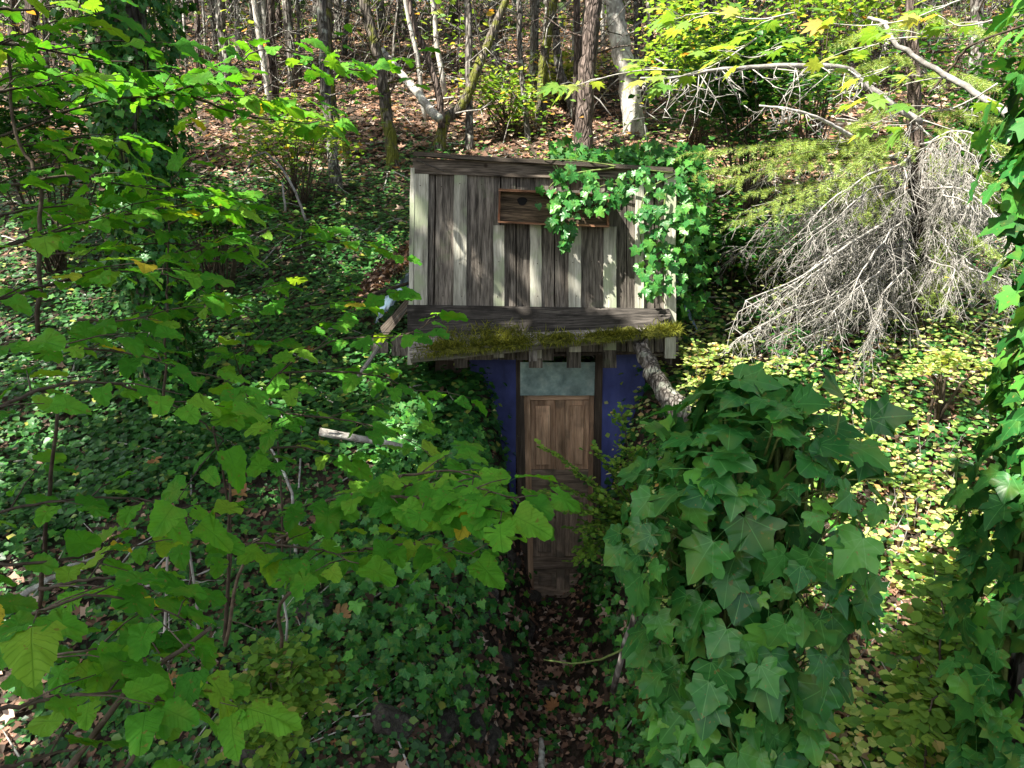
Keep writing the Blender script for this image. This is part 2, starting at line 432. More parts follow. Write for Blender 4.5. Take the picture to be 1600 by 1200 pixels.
def wood_material(name, dark, mid, light, stain=None, stth=0.55, grain=90, bump=0.7, fine=1.0):
    m, nt, b = nmat(name)
    tc = N(nt, 'TexCoord'); oi = N(nt, 'ObjectInfo')
    cx = N(nt, 'CombineXYZ'); rr = math_(nt, 'MULTIPLY', oi.outputs['Random'], 23.0)
    nt.links.new(rr, cx.inputs[0]); nt.links.new(rr, cx.inputs[1])
    ad = N(nt, 'VectorMath', operation='ADD'); nt.links.new(tc.outputs['UV'], ad.inputs[0]); nt.links.new(cx.outputs[0], ad.inputs[1])
    # warp so that the grain bends round knots
    nw = N(nt, 'TexNoise'); nw.inputs['Scale'].default_value = 3.0; nt.links.new(ad.outputs[0], nw.inputs['Vector'])
    wv = N(nt, 'VectorMath', operation='SCALE'); nt.links.new(nw.outputs['Color'], wv.inputs[0]); wv.inputs['Scale'].default_value = 0.02
    a2 = N(nt, 'VectorMath', operation='ADD'); nt.links.new(ad.outputs[0], a2.inputs[0]); nt.links.new(wv.outputs[0], a2.inputs[1])
    mp = N(nt, 'Mapping'); mp.inputs['Scale'].default_value = (grain, 2.6, 1); nt.links.new(a2.outputs[0], mp.inputs[0])
    nz = N(nt, 'TexNoise'); nz.inputs['Scale'].default_value = 1; nz.inputs['Detail'].default_value = 8; nz.inputs['Roughness'].default_value = 0.7
    nt.links.new(mp.outputs[0], nz.inputs['Vector'])
    r = ramp(nt, [(0.34, dark), (0.5, mid), (0.68, light)]); nt.links.new(nz.outputs['Fac'], r.inputs[0])
    col = r.outputs[0]
    mp9 = N(nt, 'Mapping'); mp9.inputs['Scale'].default_value = (grain * 3.1, 7, 1); nt.links.new(ad.outputs[0], mp9.inputs[0])
    n9 = N(nt, 'TexNoise'); n9.inputs['Scale'].default_value = 1; n9.inputs['Detail'].default_value = 4; nt.links.new(mp9.outputs[0], n9.inputs['Vector'])
    k9 = ramp(nt, [(0.36, (0.3, 0.3, 0.3)), (0.5, (1, 1, 1)), (0.7, (1.35, 1.35, 1.35))]); nt.links.new(n9.outputs['Fac'], k9.inputs[0])
    col = mixc(nt, fine, col, k9.outputs[0], 'MULTIPLY')
    n2 = N(nt, 'TexNoise'); n2.inputs['Scale'].default_value = 1.0; n2.inputs['Detail'].default_value = 6
    mp2 = N(nt, 'Mapping'); mp2.inputs['Scale'].default_value = (14, 2.2, 1); nt.links.new(ad.outputs[0], mp2.inputs[0]); nt.links.new(mp2.outputs[0], n2.inputs['Vector'])
    bigr = ramp(nt, [(0.3, (0.5, 0.5, 0.5)), (0.7, (1.4, 1.4, 1.4))]); nt.links.new(n2.outputs['Fac'], bigr.inputs[0])
    col = mixc(nt, 1.0, col, bigr.outputs[0], 'MULTIPLY')
    vo = N(nt, 'TexVoronoi'); vo.inputs['Scale'].default_value = 3.2; nt.links.new(a2.outputs[0], vo.inputs['Vector'])
    kn = ramp(nt, [(0.03, (0.22, 0.16, 0.12)), (0.075, (1, 1, 1))]); nt.links.new(vo.outputs['Distance'], kn.inputs[0])
    col = mixc(nt, 0.85, col, kn.outputs[0], 'MULTIPLY')
    if stain:
        n3 = N(nt, 'TexNoise'); n3.inputs['Scale'].default_value = 4; n3.inputs['Detail'].default_value = 6; nt.links.new(a2.outputs[0], n3.inputs['Vector'])
        k = ramp(nt, [(stth, (0, 0, 0)), (stth + 0.1, (1, 1, 1))]); nt.links.new(n3.outputs['Fac'], k.inputs[0])
        col = mixc(nt, math_(nt, 'MULTIPLY', k.outputs[0], 0.75), col, stain)
    rv = math_(nt, 'ADD', 0.65, math_(nt, 'MULTIPLY', oi.outputs['Random'], 0.7))
    cc = N(nt, 'CombineColor'); [nt.links.new(rv, cc.inputs[i]) for i in range(3)]
    col = mixc(nt, 1.0, col, cc.outputs[0], 'MULTIPLY')
    nt.links.new(col, b.inputs['Base Color'])
    b.inputs['Roughness'].default_value = 0.85; b.inputs['Specular IOR Level'].default_value = 0.2
    bp = N(nt, 'Bump'); bp.inputs['Strength'].default_value = bump; bp.inputs['Distance'].default_value = 0.006
    nt.links.new(nz.outputs['Fac'], bp.inputs['Height']); nt.links.new(bp.outputs[0], b.inputs['Normal'])
    return m

W_BOARD = wood_material('weathered_board', (0.02, 0.017, 0.014), (0.12, 0.105, 0.088), (0.23, 0.205, 0.175), stain=(0.10, 0.115, 0.07), stth=0.62, grain=46, bump=1.0, fine=0.75)
W_BATTEN = wood_material('pale_batten', (0.25, 0.24, 0.195), (0.39, 0.38, 0.315), (0.5, 0.49, 0.42), stain=(0.3, 0.35, 0.22), stth=0.5, grain=40, bump=0.5, fine=0.4)
W_FASCIA = wood_material('brown_grey_fascia_board', (0.025, 0.02, 0.016), (0.105, 0.085, 0.066), (0.22, 0.185, 0.15), stain=(0.2, 0.08, 0.045), stth=0.66, grain=70)
W_VISOR = wood_material('black_rotting_board', (0.012, 0.01, 0.009), (0.05, 0.044, 0.038), (0.13, 0.115, 0.10), stain=(0.012, 0.01, 0.008), stth=0.52, grain=60, bump=1.0)
W_GREYV = wood_material('bleached_board', (0.07, 0.06, 0.05), (0.2, 0.18, 0.16), (0.33, 0.31, 0.28), stain=(0.1, 0.11, 0.04), stth=0.56, grain=60, bump=1.0)
W_BOX = wood_material('red_brown_box_wood', (0.06, 0.03, 0.018), (0.2, 0.1, 0.055), (0.34, 0.2, 0.13), stain=(0.28, 0.1, 0.05), stth=0.6, grain=60)
W_BOXB = wood_material('dark_brown_box_back', (0.03, 0.022, 0.015), (0.09, 0.065, 0.04), (0.17, 0.12, 0.08), stain=(0.2, 0.08, 0.035), stth=0.62, grain=50)
W_DOORL = wood_material('weathered_shaded_door_wood', (0.14, 0.10, 0.072), (0.22, 0.165, 0.12), (0.3, 0.23, 0.175), stain=(0.08, 0.07, 0.05), stth=0.5, grain=34, bump=0.5, fine=0.5)  # grey from wear, also darkened in place of the deep shade low down
W_DOOR = wood_material('fir_door_wood', (0.3, 0.18, 0.105), (0.38, 0.24, 0.15), (0.46, 0.31, 0.2), stain=(0.17, 0.12, 0.08), stth=0.58, grain=34, bump=0.4, fine=0.35)
mb_, nt_, bb_ = nmat('black_hole'); bb_.inputs['Base Color'].default_value = (0.004, 0.004, 0.004, 1); bb_.inputs['Roughness'].default_value = 1
M_HOLE = mb_

# ------------------------------------------------------------------ leaf meshes
def leaf_mesh(name, half, mat, c=(0, 0.4), fold=0.12, droop=0.3, wave=0.03, petiole=0.5, thick=0.008, seed=0, holes=0, skew=0.05, bend=0.25):
    rr = random.Random(seed)
    out = [(0, half[0][1])] + [(x * (1 + rr.uniform(-skew, skew)), y + rr.uniform(-skew, skew) * 0.4) for x, y in half[1:-1]] + [(0, half[-1][1])]
    out += [(-x * (1 + rr.uniform(-skew, skew)), y + rr.uniform(-skew, skew) * 0.4) for x, y in reversed(half[1:-1])]
    n = len(out)
    ph = rr.uniform(0, 6)
    bx = rr.uniform(-bend, bend)
    bites = set()
    for _ in range(holes):
        b1 = rr.randrange(2, n - 2); bites |= {b1, b1 + (1 if rr.random() < .5 else 0)}
    def zf(x, y):
        r2 = x * x + (y - 0.3) ** 2
        return fold * abs(x) - droop * (max(y, 0) ** 2) * 0.6 - 0.35 * droop * x * x + bx * x * y + wave * math.sin(9 * math.atan2(x, y - 0.35) + ph) * min(1, r2 * 4)
    V, UV = [], []
    for x, y in [(c[0], c[1])]:
        V.append((x, y, zf(x, y))); UV.append((x, y))
    for x, y in out:
        xi, yi = c[0] + (x - c[0]) * 0.5, c[1] + (y - c[1]) * 0.5
        V.append((xi, yi, zf(xi, yi))); UV.append((xi, yi))
    for x, y in out:
        V.append((x, y, zf(x, y))); UV.append((x, y))
    Fs = []
    for i in range(n):
        j = (i + 1) % n
        Fs.append((0, 1 + j, 1 + i))
        if i in bites: continue
        Fs.append((1 + i, 1 + j, 1 + n + j)); Fs.append((1 + i, 1 + n + j, 1 + n + i))
    # petiole
    b0 = len(V)
    for t in (0, 1):
        for k in range(3):
            a = 2 * math.pi * k / 3
            V.append((math.cos(a) * thick, -petiole * t, math.sin(a) * thick - 0.35 * petiole * t * t)); UV.append((0.0, 0.0))
    for k in range(3):
        k2 = (k + 1) % 3
        Fs.append((b0 + k, b0 + k2, b0 + 3 + k2)); Fs.append((b0 + k, b0 + 3 + k2, b0 + 3 + k))
    V = np.array(V); Fs = np.array([f[::-1] for f in Fs])
    return mesh_np(name, V, Fs, mat, uv=np.array(UV))

ivy_half = [(0, 0.02), (0.09, -0.10), (0.22, -0.16), (0.38, -0.13), (0.52, -0.03), (0.50, 0.07), (0.44, 0.16), (0.44, 0.22), (0.53, 0.31), (0.62, 0.48), (0.50, 0.51), (0.38, 0.52), (0.30, 0.57), (0.26, 0.66), (0.14, 0.85), (0, 1.0)]
ivy_half2 = [(0, 0.03), (0.1, -0.08), (0.26, -0.13), (0.42, -0.06), (0.47, 0.05), (0.44, 0.17), (0.50, 0.27), (0.53, 0.38), (0.42, 0.44), (0.33, 0.48), (0.27, 0.6), (0.17, 0.76), (0.08, 0.88), (0, 0.95)]
def hazel_half(wd=0.43, seed=0, lob=0.04):
    rr = random.Random(seed)
    o = [(0, 0.0)]
    nn = 22
    for i in range(1, nn):
        th = math.pi * i / nn
        y = 0.5 - 0.5 * math.cos(th)
        x = wd * (math.sin(th) ** 0.75) * (1.04 - 0.28 * y + 0.12 * math.sin(2.4 * th))
        r = 1 + (0.035 if i % 2 else -0.035) + lob * math.sin(i * 1.15 + seed)
        o.append((x * r, y * 1.0 - 0.07 * math.sin(th * 1.0) * (1 - y) * 2 + (0.012 if i % 2 else -0.012)))
    o.append((0, 1.04))
    return o
def vm_half():
    lobes = [(0, 1.0), (32, 0.92), (64, 0.78), (100, 0.58)]
    o = [(0, 1.0)]
    for a, r in [(10, 0.72), (17, 0.56), (24, 0.70), (32, 0.92), (41, 0.68), (48, 0.52), (56, 0.62), (64, 0.78), (74, 0.58), (82, 0.42), (92, 0.48), (103, 0.56), (118, 0.34), (140, 0.14)]:
        o.append((r * math.sin(math.radians(a)), r * math.cos(math.radians(a))))
    o.append((0, 0.0))
    return o[::-1]
IVL = [leaf_mesh('ivy_leaf_blade', ivy_half if i % 3 else ivy_half2, M_IVY, c=(0, 0.3), fold=[.1, .18, .04, .14, -.05, .1, .22, .08][i], droop=[.2, .35, .5, .15, .3, .65, .3, .4][i], wave=0.045, petiole=0.55, seed=i, skew=0.08, holes=[0, 0, 0, 1, 0, 0, 1, 0][i], bend=.4) for i in range(8)]
HZL = [leaf_mesh('hazel_leaf_blade', hazel_half(0.40 + 0.014 * i, i, 0.03 + 0.01 * (i % 4)), M_HAZ, c=(0, 0.45), fold=[.05, .14, -.08, .2, .1, .03, .25, .12][i], droop=[.15, .4, .3, .6, .2, .8, .35, .5][i], wave=0.05, petiole=0.22, seed=20 + i, skew=0.05, holes=[0, 0, 2, 0, 3, 1, 0, 2][i], bend=.5) for i in range(8)]
VML = [leaf_mesh('maple_leaf_blade', vm_half(), M_VMP, c=(0, 0.15), fold=0.05, droop=0.25 + 0.1 * i, wave=0.02, petiole=0.5, seed=40 + i) for i in range(4)]
FLL = [leaf_mesh('fallen_leaf_blade', vm_half(), M_FALL, c=(0, 0.15), fold=0.25, droop=-0.4 + 0.5 * i, wave=0.09, petiole=0.5, seed=60 + i, skew=0.15) for i in range(3)]

def basis(d, n):
    d = Vector(d); n = Vector(n)
    y = d.normalized()
    x = y.cross(n)
    if x.length < 1e-4: x = y.cross(Vector((0.3, 0.9, 0.1)))
    x.normalize(); z = x.cross(y)
    return x, y, z

def LM(loc, d, n, s):
    x, y, z = basis(d, n)
    return Matrix(((x.x * s, y.x * s, z.x * s, loc[0]), (x.y * s, y.y * s, z.y * s, loc[1]), (x.z * s, y.z * s, z.z * s, loc[2]), (0, 0, 0, 1)))

# low-polygon templates for masses
def T_simple(w=0.36, z=0.07):
    V = np.array([(0, 0, 0), (w, .45, z), (w * .6, .8, z * .4), (0, 1, -z), (-w * .6, .8, z * .4), (-w, .45, z), (0, .5, 0)], float)
    Fc = np.array([(0, 1, 6), (1, 2, 6), (2, 3, 6), (3, 4, 6), (4, 5, 6), (5, 0, 6)])
    return V, Fc
def T_from(half, c, zf):
    out = list(half) + [(-x, y) for x, y in reversed(half[1:-1])]
    V = [(c[0], c[1], 0)] + [(x, y, zf(x, y)) for x, y in out]
    n = len(out)
    return np.array(V, float), np.array([(0, 1 + (i + 1) % n, 1 + i) for i in range(n)])
T_ivy = T_from([(0, 0), (0.3, -.13), (0.5, -.02), (.36, .18), (.54, .48), (.26, .54), (0, 1.0)], (0, .3), lambda x, y: 0.1 * abs(x) - 0.12 * y * y)
T_lit = T_from([(0, 0), (0.4, 0.0), (.28, .25), (.6, .5), (.2, .5), (0, 1.0)], (0, .3), lambda x, y: 0.35 * abs(x) + 0.25 * (y - 0.4) ** 2 * (1 if x >= 0 else -1))
T_lit2 = T_simple(0.3, 0.2)
T_leaf = T_simple(0.38, 0.08)
T_oval = T_simple(0.42, 0.05)
T_needle = (np.array([(-.055, 0, 0), (.055, 0, 0), (0, 1, 0)], float), np.array([(0, 1, 2)]))
T_blade = (np.array([(-.05, 0, 0), (.05, 0, 0), (-.04, .5, .06), (.04, .5, .06), (0, 1, .0)], float), np.array([(0, 1, 3), (0, 3, 2), (2, 3, 4)]))

def unit(a):
    return a / np.maximum(np.linalg.norm(a, axis=1, keepdims=True), 1e-9)

def scatter_mesh(name, T, pts, dirs, nor, sc, mat, rnd=None, origin=None):
    V, Fc = T
    n = len(pts)
    y = unit(dirs); x = unit(np.cross(y, nor)); z = np.cross(x, y)
    s = sc[:, None, None]
    W = pts[:, None, :] + s * (V[None, :, 0, None] * x[:, None, :] + V[None, :, 1, None] * y[:, None, :] + V[None, :, 2, None] * z[:, None, :])
    W = W.reshape(-1, 3)
    if origin is not None: W = W - np.array(origin)
    FF = (Fc[None] + (np.arange(n) * len(V))[:, None, None]).reshape(-1, 3)
    if rnd is None: rnd = rng.random(n)
    return mesh_np(name, W, FF, mat, uv=np.tile(V[:, :2], (n, 1)), rnd=np.repeat(rnd, len(Fc)))

def rnd_dirs(n, up=1.0, spread=0.5):
    nor = rng.normal(0, spread, (n, 3)); nor[:, 2] = np.abs(nor[:, 2]) + up
    a = rng.uniform(0, 2 * np.pi, n)
    d = np.stack([np.cos(a), np.sin(a), rng.normal(-0.1, 0.25, n)], 1)
    return d, unit(nor)

def ground_points(n, r0, r1, half_angle=52, fn=None, power=0.0):
    lr = rng.uniform(math.log(r0), math.log(r1), n)
    r = np.exp(lr)
    a = np.radians(rng.uniform(-half_angle, half_angle, n))
    x, y = r * np.sin(a), r * np.cos(a)
    if fn is not None:
        k = rng.random(n) < fn(x, y)
        x, y = x[k], y[k]
    return x, y

def patchy(x, y, f=1.0, o=0.0):
    return 0.5 + 0.25 * (np.sin(1.9 * f * x + 1.1 * f * y + o) + np.sin(-1.3 * f * x + 2.3 * f * y + 2 + o) * 0.9 + 0.6 * np.sin(4.7 * f * x + 3.9 * f * y + o * 2))

def gnormal(x, y, e=0.06):
    hx = (hgt(x + e, y) - hgt(x - e, y)) / (2 * e); hy = (hgt(x, y + e) - hgt(x, y - e)) / (2 * e)
    return unit(np.stack([-hx, -hy, np.ones_like(hx)], 1))

def path_mask(x, y):
    xl = -0.22 + (y - 4) * 0.09
    return (x > xl - 0.05) & (x < 0.72) & (y < 6.6)

# ------------------------------------------------------------------ ground
def ground():
    def axis(lo, hi, n, c, k):
        t = np.linspace(np.arcsinh((lo - c) / k), np.arcsinh((hi - c) / k), n)
        return c + k * np.sinh(t)
    xs = axis(-60, 60, 330, 0.2, 2.5); ys = axis(-25, 75, 330, 5, 3.0)
    X, Y = np.meshgrid(xs, ys)
    Z = hgt(X, Y)
    V = np.stack([X, Y, Z], -1).reshape(-1, 3)
    nx, ny = len(xs), len(ys)
    i = (np.arange(ny - 1)[:, None] * nx + np.arange(nx - 1)[None]).ravel()
    Fc = np.stack([i, i + 1, i + nx + 1, i + nx], 1)
    o = bpy.data.objects.new('ground', mesh_np('ground', V, Fc, M_SOIL))
    COL.objects.link(o); tag(o, 'dark forest hillside soil with a sunken path to the cellar door', kind='structure')
ground()

def stuff(name, me, label):
    o = bpy.data.objects.new(name, me); COL.objects.link(o); tag(o, label, kind='stuff'); return o

def cover(name, label, T, mat, n, r0, r1, size, fn, off=(0.0, 0.05), up=1.0, spread=0.5, tow=0.25, half=54):
    x, y = ground_points(n, r0, r1, half, fn)
    m = len(x)
    d, nor = rnd_dirs(m, up, spread)
    g = gnormal(x, y)
    nor = unit(nor * 0.6 + g * 0.6 + np.array([0, -tow, 0]))
    d = unit(d - nor * (np.sum(d * nor, 1, keepdims=True)) * 0.8)
    o = off[0] + rng.exponential(off[1], m)
    pts = np.stack([x, y, hgt(x, y)], 1) + g * o[:, None] * np.array([0.5, 0.5, 1.0])
    sc = rng.uniform(size[0], size[1], m) * (1 + 0.03 * np.maximum(np.hypot(x, y) - 8, 0))
    return stuff(name, scatter_mesh(name, T, pts, d, nor, sc, mat), label)

# leaf litter everywhere, strongest on the far slope and the path
cover('leaf_litter', 'brown fallen leaves covering the slope and the path', T_lit, M_LIT, 30000, 3.0, 32, (0.05, 0.10),
      lambda x, y: np.where(y > 9.5, np.where((x < -1) & (y < 12), .35, .95), np.where(path_mask(x, y), 0.5, np.where(x > 1.2, 0.5, 0.3))), off=(0.01, 0.012), spread=0.6)
cover('leaf_litter', 'small dry leaf scraps on the slope and the path', T_lit2, M_LIT, 60000, 2.3, 32, (0.03, 0.075),
      lambda x, y: np.where(y > 9, np.where((x < -1) & (y < 12), .4, .95), np.where(path_mask(x, y), 1.0, np.where(x > 1.2, 0.7, 0.4))), off=(0.01, 0.015), spread=0.9)
# dense green cover on the left bank and mid slope
cover('ground_cover', 'low dark green ground cover on the left bank', T_leaf, M_GRN, 75000, 3.2, 14, (0.022, 0.05),
      lambda x, y: np.where(path_mask(x, y), 0.04, np.where(x < 1.0, 0.45 + 0.9 * (patchy(x, y, 0.8) - 0.4), 0.25)) * np.where(y > 9.5, np.clip(1 - (y - 9.5) / 3.5, 0.05, 1) * (0.3 + patchy(x, y, 0.6)), 1.0), off=(0.02, 0.04))
cover('ground_cover', 'green seedlings standing above the ground cover', T_leaf, M_GRN, 14000, 3.2, 13, (0.035, 0.07),
      lambda x, y: np.where(path_mask(x, y), 0.03, 0.9 * patchy(x, y, 1.3, 2)), off=(0.05, 0.09))
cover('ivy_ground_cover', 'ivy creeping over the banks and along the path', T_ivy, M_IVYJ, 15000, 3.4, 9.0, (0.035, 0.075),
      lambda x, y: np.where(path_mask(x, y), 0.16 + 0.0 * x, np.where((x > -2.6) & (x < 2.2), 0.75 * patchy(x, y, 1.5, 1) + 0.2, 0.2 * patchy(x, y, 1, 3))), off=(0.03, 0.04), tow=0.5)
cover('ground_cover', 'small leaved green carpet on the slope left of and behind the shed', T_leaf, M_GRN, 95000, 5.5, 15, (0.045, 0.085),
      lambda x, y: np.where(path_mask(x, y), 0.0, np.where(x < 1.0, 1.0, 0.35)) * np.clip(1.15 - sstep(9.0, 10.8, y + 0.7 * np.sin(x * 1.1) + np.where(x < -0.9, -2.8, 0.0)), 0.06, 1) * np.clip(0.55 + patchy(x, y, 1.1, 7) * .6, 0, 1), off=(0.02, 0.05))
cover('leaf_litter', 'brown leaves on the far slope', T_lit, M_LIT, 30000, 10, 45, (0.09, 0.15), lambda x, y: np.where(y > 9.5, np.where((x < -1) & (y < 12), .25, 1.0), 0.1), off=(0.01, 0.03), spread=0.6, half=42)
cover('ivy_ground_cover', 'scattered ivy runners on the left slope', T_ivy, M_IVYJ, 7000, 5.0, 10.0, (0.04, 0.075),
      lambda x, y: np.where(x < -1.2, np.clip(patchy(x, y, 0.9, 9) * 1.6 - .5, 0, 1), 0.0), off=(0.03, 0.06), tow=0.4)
# pale yellow green snowberry thicket on the sunny right bank
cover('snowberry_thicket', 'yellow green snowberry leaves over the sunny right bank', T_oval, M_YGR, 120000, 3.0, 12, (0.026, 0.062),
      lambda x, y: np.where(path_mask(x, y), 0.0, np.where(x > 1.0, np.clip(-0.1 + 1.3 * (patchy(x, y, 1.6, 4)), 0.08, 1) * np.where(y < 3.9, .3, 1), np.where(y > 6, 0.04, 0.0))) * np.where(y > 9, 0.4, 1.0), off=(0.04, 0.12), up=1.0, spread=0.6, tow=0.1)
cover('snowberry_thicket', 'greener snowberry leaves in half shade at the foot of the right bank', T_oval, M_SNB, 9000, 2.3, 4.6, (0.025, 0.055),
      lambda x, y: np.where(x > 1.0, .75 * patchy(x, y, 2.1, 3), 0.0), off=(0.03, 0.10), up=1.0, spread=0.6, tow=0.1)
cover('slope_undergrowth', 'sparse yellow green undergrowth on the slope behind the shed', T_leaf, M_VMPJ, 9000, 9.5, 34, (0.05, 0.10),
      lambda x, y: np.clip(patchy(x, y, 0.5, 5) * 1.2 - 0.25, 0, 1), off=(0.05, 0.35), up=1.0, spread=0.4, half=42)

def dry_stems():
    b = MB()
    for i in range(520):
        y = R.uniform(3.2, 9.5); x = R.uniform(.95, .75 * y + 1)
        if x < 1.2 and R.random() < .5: continue
        z = hz(x, y); L = R.uniform(.15, .6); d = Vector((R.gauss(0, .35), R.gauss(0, .35), 1)).normalized()
        if R.random() < .35: d = Vector((R.gauss(0, 1), R.gauss(0, 1), .3)).normalized()
        p = Vector((x, y, z)); w = R.uniform(.0015, .004)
        b.tube([p, p + d * L * .5, p + d * L + Vector((R.gauss(0, .04), R.gauss(0, .04), -.05))], [w, w * .8, w * .3], 3, cap=False)
    tag(b.build('dry_stems', M_DEAD, smooth=True), 'thin pale dry stems standing in the snowberry on the right bank', kind='stuff')
dry_stems()

def twig_litter():
    b = MB()
    for i in range(900):
        r = math.exp(R.uniform(math.log(3.2), math.log(22))); a = math.radians(R.uniform(-45, 45))
        x, y = r * math.sin(a), r * math.cos(a)
        if r < 7 and (bool(path_mask(np.array(x), np.array(y))) or R.random() < .6): continue
        L = R.uniform(0.15, 0.7) * (1 + r * 0.05); t = R.uniform(0, math.pi)
        pts = []
        bend = R.uniform(-0.25, 0.25)
        for k in range(4):
            u = (k / 3 - 0.5) * L
            xx, yy = x + math.cos(t) * u - math.sin(t) * bend * u * u, y + math.sin(t) * u
            pts.append((xx, yy, hz(xx, yy) + 0.03 + R.uniform(0, 0.04)))
        rr = R.uniform(0.002, 0.007) * (1 + r * 0.06)
        b.tube(pts, [rr, rr, rr * 0.8, rr * 0.4], 4)
    o = b.build('twig_litter', M_DEAD, smooth=True)
    tag(o, 'grey fallen twigs strewn over the slope', kind='stuff')
twig_litter()

# ------------------------------------------------------------------ shed
SHED = empty('cellar_shed', (0.5, 6.3, 0.45), 'weathered wooden cellar shed with board front and mossy visor roof, set in the hillside', 'shed')
YF = 6.0
def board(name, mat, x0, y0, x1, y1, Y=YF, th=0.022, xb0=None, xb1=None, yb0=None, yb1=None, jit=0.003, seg=7, parent=None, **kw):
    """upright board between picture columns on the plane y = Y; front faces the camera"""
    xb0 = x0 if xb0 is None else xb0; xb1 = x1 if xb1 is None else xb1
    q = [P(x0, y0, Y), P(x1, y0 if yb0 is None else yb0, Y), P(xb1, y1, Y), P(xb0, y1 if yb1 is None else yb1, Y)]
    b = MB(); b.slab(q, th, seg, jit, nrm=(0, -1, 0))
    return b.build(name, mat, parent or SHED, **kw)
def topy(x): return 262 + (x - 648) * 0.055
# wide boards of the front, each with its own depth offset
widths = [(643, 671), (669.5, 680), (681, 712), (728, 773), (772, 782), (783, 806), (806.8, 831), (844, 866), (866.8, 890), (905, 946), (960, 979), (979.6, 996), (1003, 1022), (1022.8, 1046)]
for i, (a, c) in enumerate(widths):
    a += .7; c -= .7
    board('wall_plank', W_BOARD, a, topy(a), c, (564 if a < 860 else 552) - R.uniform(0, 4), Y=YF + R.uniform(0.0, 0.009), th=0.02, xb0=a - 3.5 + R.uniform(-.6, .6) if a < 800 else a, xb1=c - 3 if c < 800 else c)
for (a, c) in [(710, 730)]:
    board('wall_plank', W_BOARD, a, topy(a), c, 575, Y=YF + 0.012, th=0.02)
board('wall_plank', W_BOARD, 826, topy(826), 848, 575, Y=YF + 0.012, th=0.02)
board('wall_plank', W_BOARD, 886, topy(886), 908, 575, Y=YF + 0.012, th=0.02)
board('wall_plank', W_BOARD, 942, topy(942), 963, 575, Y=YF + 0.012, th=0.02)
# battens
for a, c, t, bo in [(648, 669, 270, 561), (709.5, 729.5, 272, 560), (771, 788, 352, 559), (828, 846, 350, 560), (889, 908, 352, 550), (943, 963, 354, 547), (993, 1006, 280, 545)]:
    board('batten', W_BATTEN, a, t, c, bo, Y=YF - 0.023, th=0.02, xb0=a - 2 if a < 750 else a, xb1=c - 2 if a < 750 else c)
board('corner_post', W_BATTEN, 1039, 270, 1056, 560, Y=YF - 0.03, th=0.05, label='greenish grey corner post at the right end of the front')
board('corner_post', W_BATTEN, 641, 262, 648, 570, Y=YF - 0.028, th=0.09, xb0=637, xb1=644, label='bleached left corner post')
board('lower_board', W_BOARD, 1018, 520, 1060, 557, Y=YF + 0.05, th=0.02)
board('backing_board', M_DARKW, 646, 258, 1046, 548, Y=YF + 0.04, th=0.02, yb0=276, yb1=560, jit=0)
b = MB()
for _a in (658, 719, 779, 837, 898, 953, 1000, 690, 750, 868, 925, 970):
    for _y in (288, 410, 466):
        if 770 < _a < 960 and _y < 300: continue
        c_ = P(_a + R.uniform(-3, 3), _y + R.uniform(-4, 4), YF - .0245 if _a in (658, 719, 779, 837, 898, 953, 1000) else YF - .002)
        b.tube([c_ + Vector((0, .004, 0)), c_ - Vector((0, .002, 0))], .0045, 6)
b.build('nail_heads', M_TWIG, SHED, kind='stuff')
# fascia and cap
board('fascia_board', W_FASCIA, 645, 246, 1058, 284, Y=YF - 0.027, th=0.022, yb0=266, yb1=271, seg=14)
b = MB(); q0 = P(646, 237, YF - 0.07); q1 = P(1052, 262, YF - 0.07)
b.slab([q0 + Vector((0, 0.16, 0.008)), q1 + Vector((0, 0.16, 0.008)), q1, q0], 0.032, 14, 0.004, nrm=(0, 0, 1))
b.build('cap_board', W_FASCIA, SHED)
b = MB(); b.tube([P(650, 250, YF - 0.056), P(695, 268, YF - 0.056)], 0.004, 4); b.build('brace_strip', W_BOARD, SHED)
# box shelf with hole
BX = empty('shelf_box', P(865, 325, YF - 0.05)); BX.parent = SHED; BX.location = ORG[BX] - ORG[SHED]
Yb = YF - 0.12
def piece(name, mat, q, th, nrm, parent, **kw):
    b_ = MB(); b_.slab(q, th, 6, 0.002, nrm=nrm); return b_.build(name, mat, parent, **kw)
def boxp(px, py, Y): return P(px, py, Y)
bt0, bt1, bb0, bb1 = P(779, 298, Yb), P(953, 307, Yb), P(778, 345, Yb), P(952, 352, Yb)
dY = Vector((0, 0.095, 0)); th_ = 0.016
up = Vector((0, 0, th_))
piece('box_side', W_BOX, [bt0, bt0 + Vector((th_, 0, 0)), bb0 + Vector((th_, 0, 0)), bb0], 0.095, (0, -1, 0), BX)
piece('box_side', W_BOX, [bt1 - Vector((th_, 0, 0)), bt1, bb1, bb1 - Vector((th_, 0, 0))], 0.095, (0, -1, 0), BX)
piece('box_top', W_BOX, [bt0 + up + Vector((0, -.002, 0)), bt1 + up + Vector((0, -.002, 0)), bt1 + Vector((0, -.002, 0)), bt0 + Vector((0, -.002, 0))], 0.095, (0, -1, 0), BX)
piece('box_bottom', W_BOX, [bb0 + Vector((0, -.003, 0)), bb1 + Vector((0, -.003, 0)), bb1 - up + Vector((0, -.003, 0)), bb0 - up + Vector((0, -.003, 0))], 0.097, (0, -1, 0), BX)
piece('box_back', W_BOXB, [bt0 + dY * 0.75, bt1 + dY * 0.75, bb1 + dY * 0.75, bb0 + dY * 0.75], 0.012, (0, -1, 0), BX)
b = MB(); c0 = P(816, 314.5, Yb + 0.066)
ring = [c0 + Vector((math.cos(t) * 0.040 * (1 + 0.16 * math.sin(3 * t)), 0, math.sin(t) * 0.036 * (1 + 0.12 * math.cos(2 * t)))) for t in [2 * math.pi * k / 14 for k in range(14)]]
b.add(ring + [p + Vector((0, 0.003, 0)) for p in ring], [tuple(range(14))] + [(k, (k + 1) % 14, 14 + (k + 1) % 14, 14 + k) for k in range(14)])
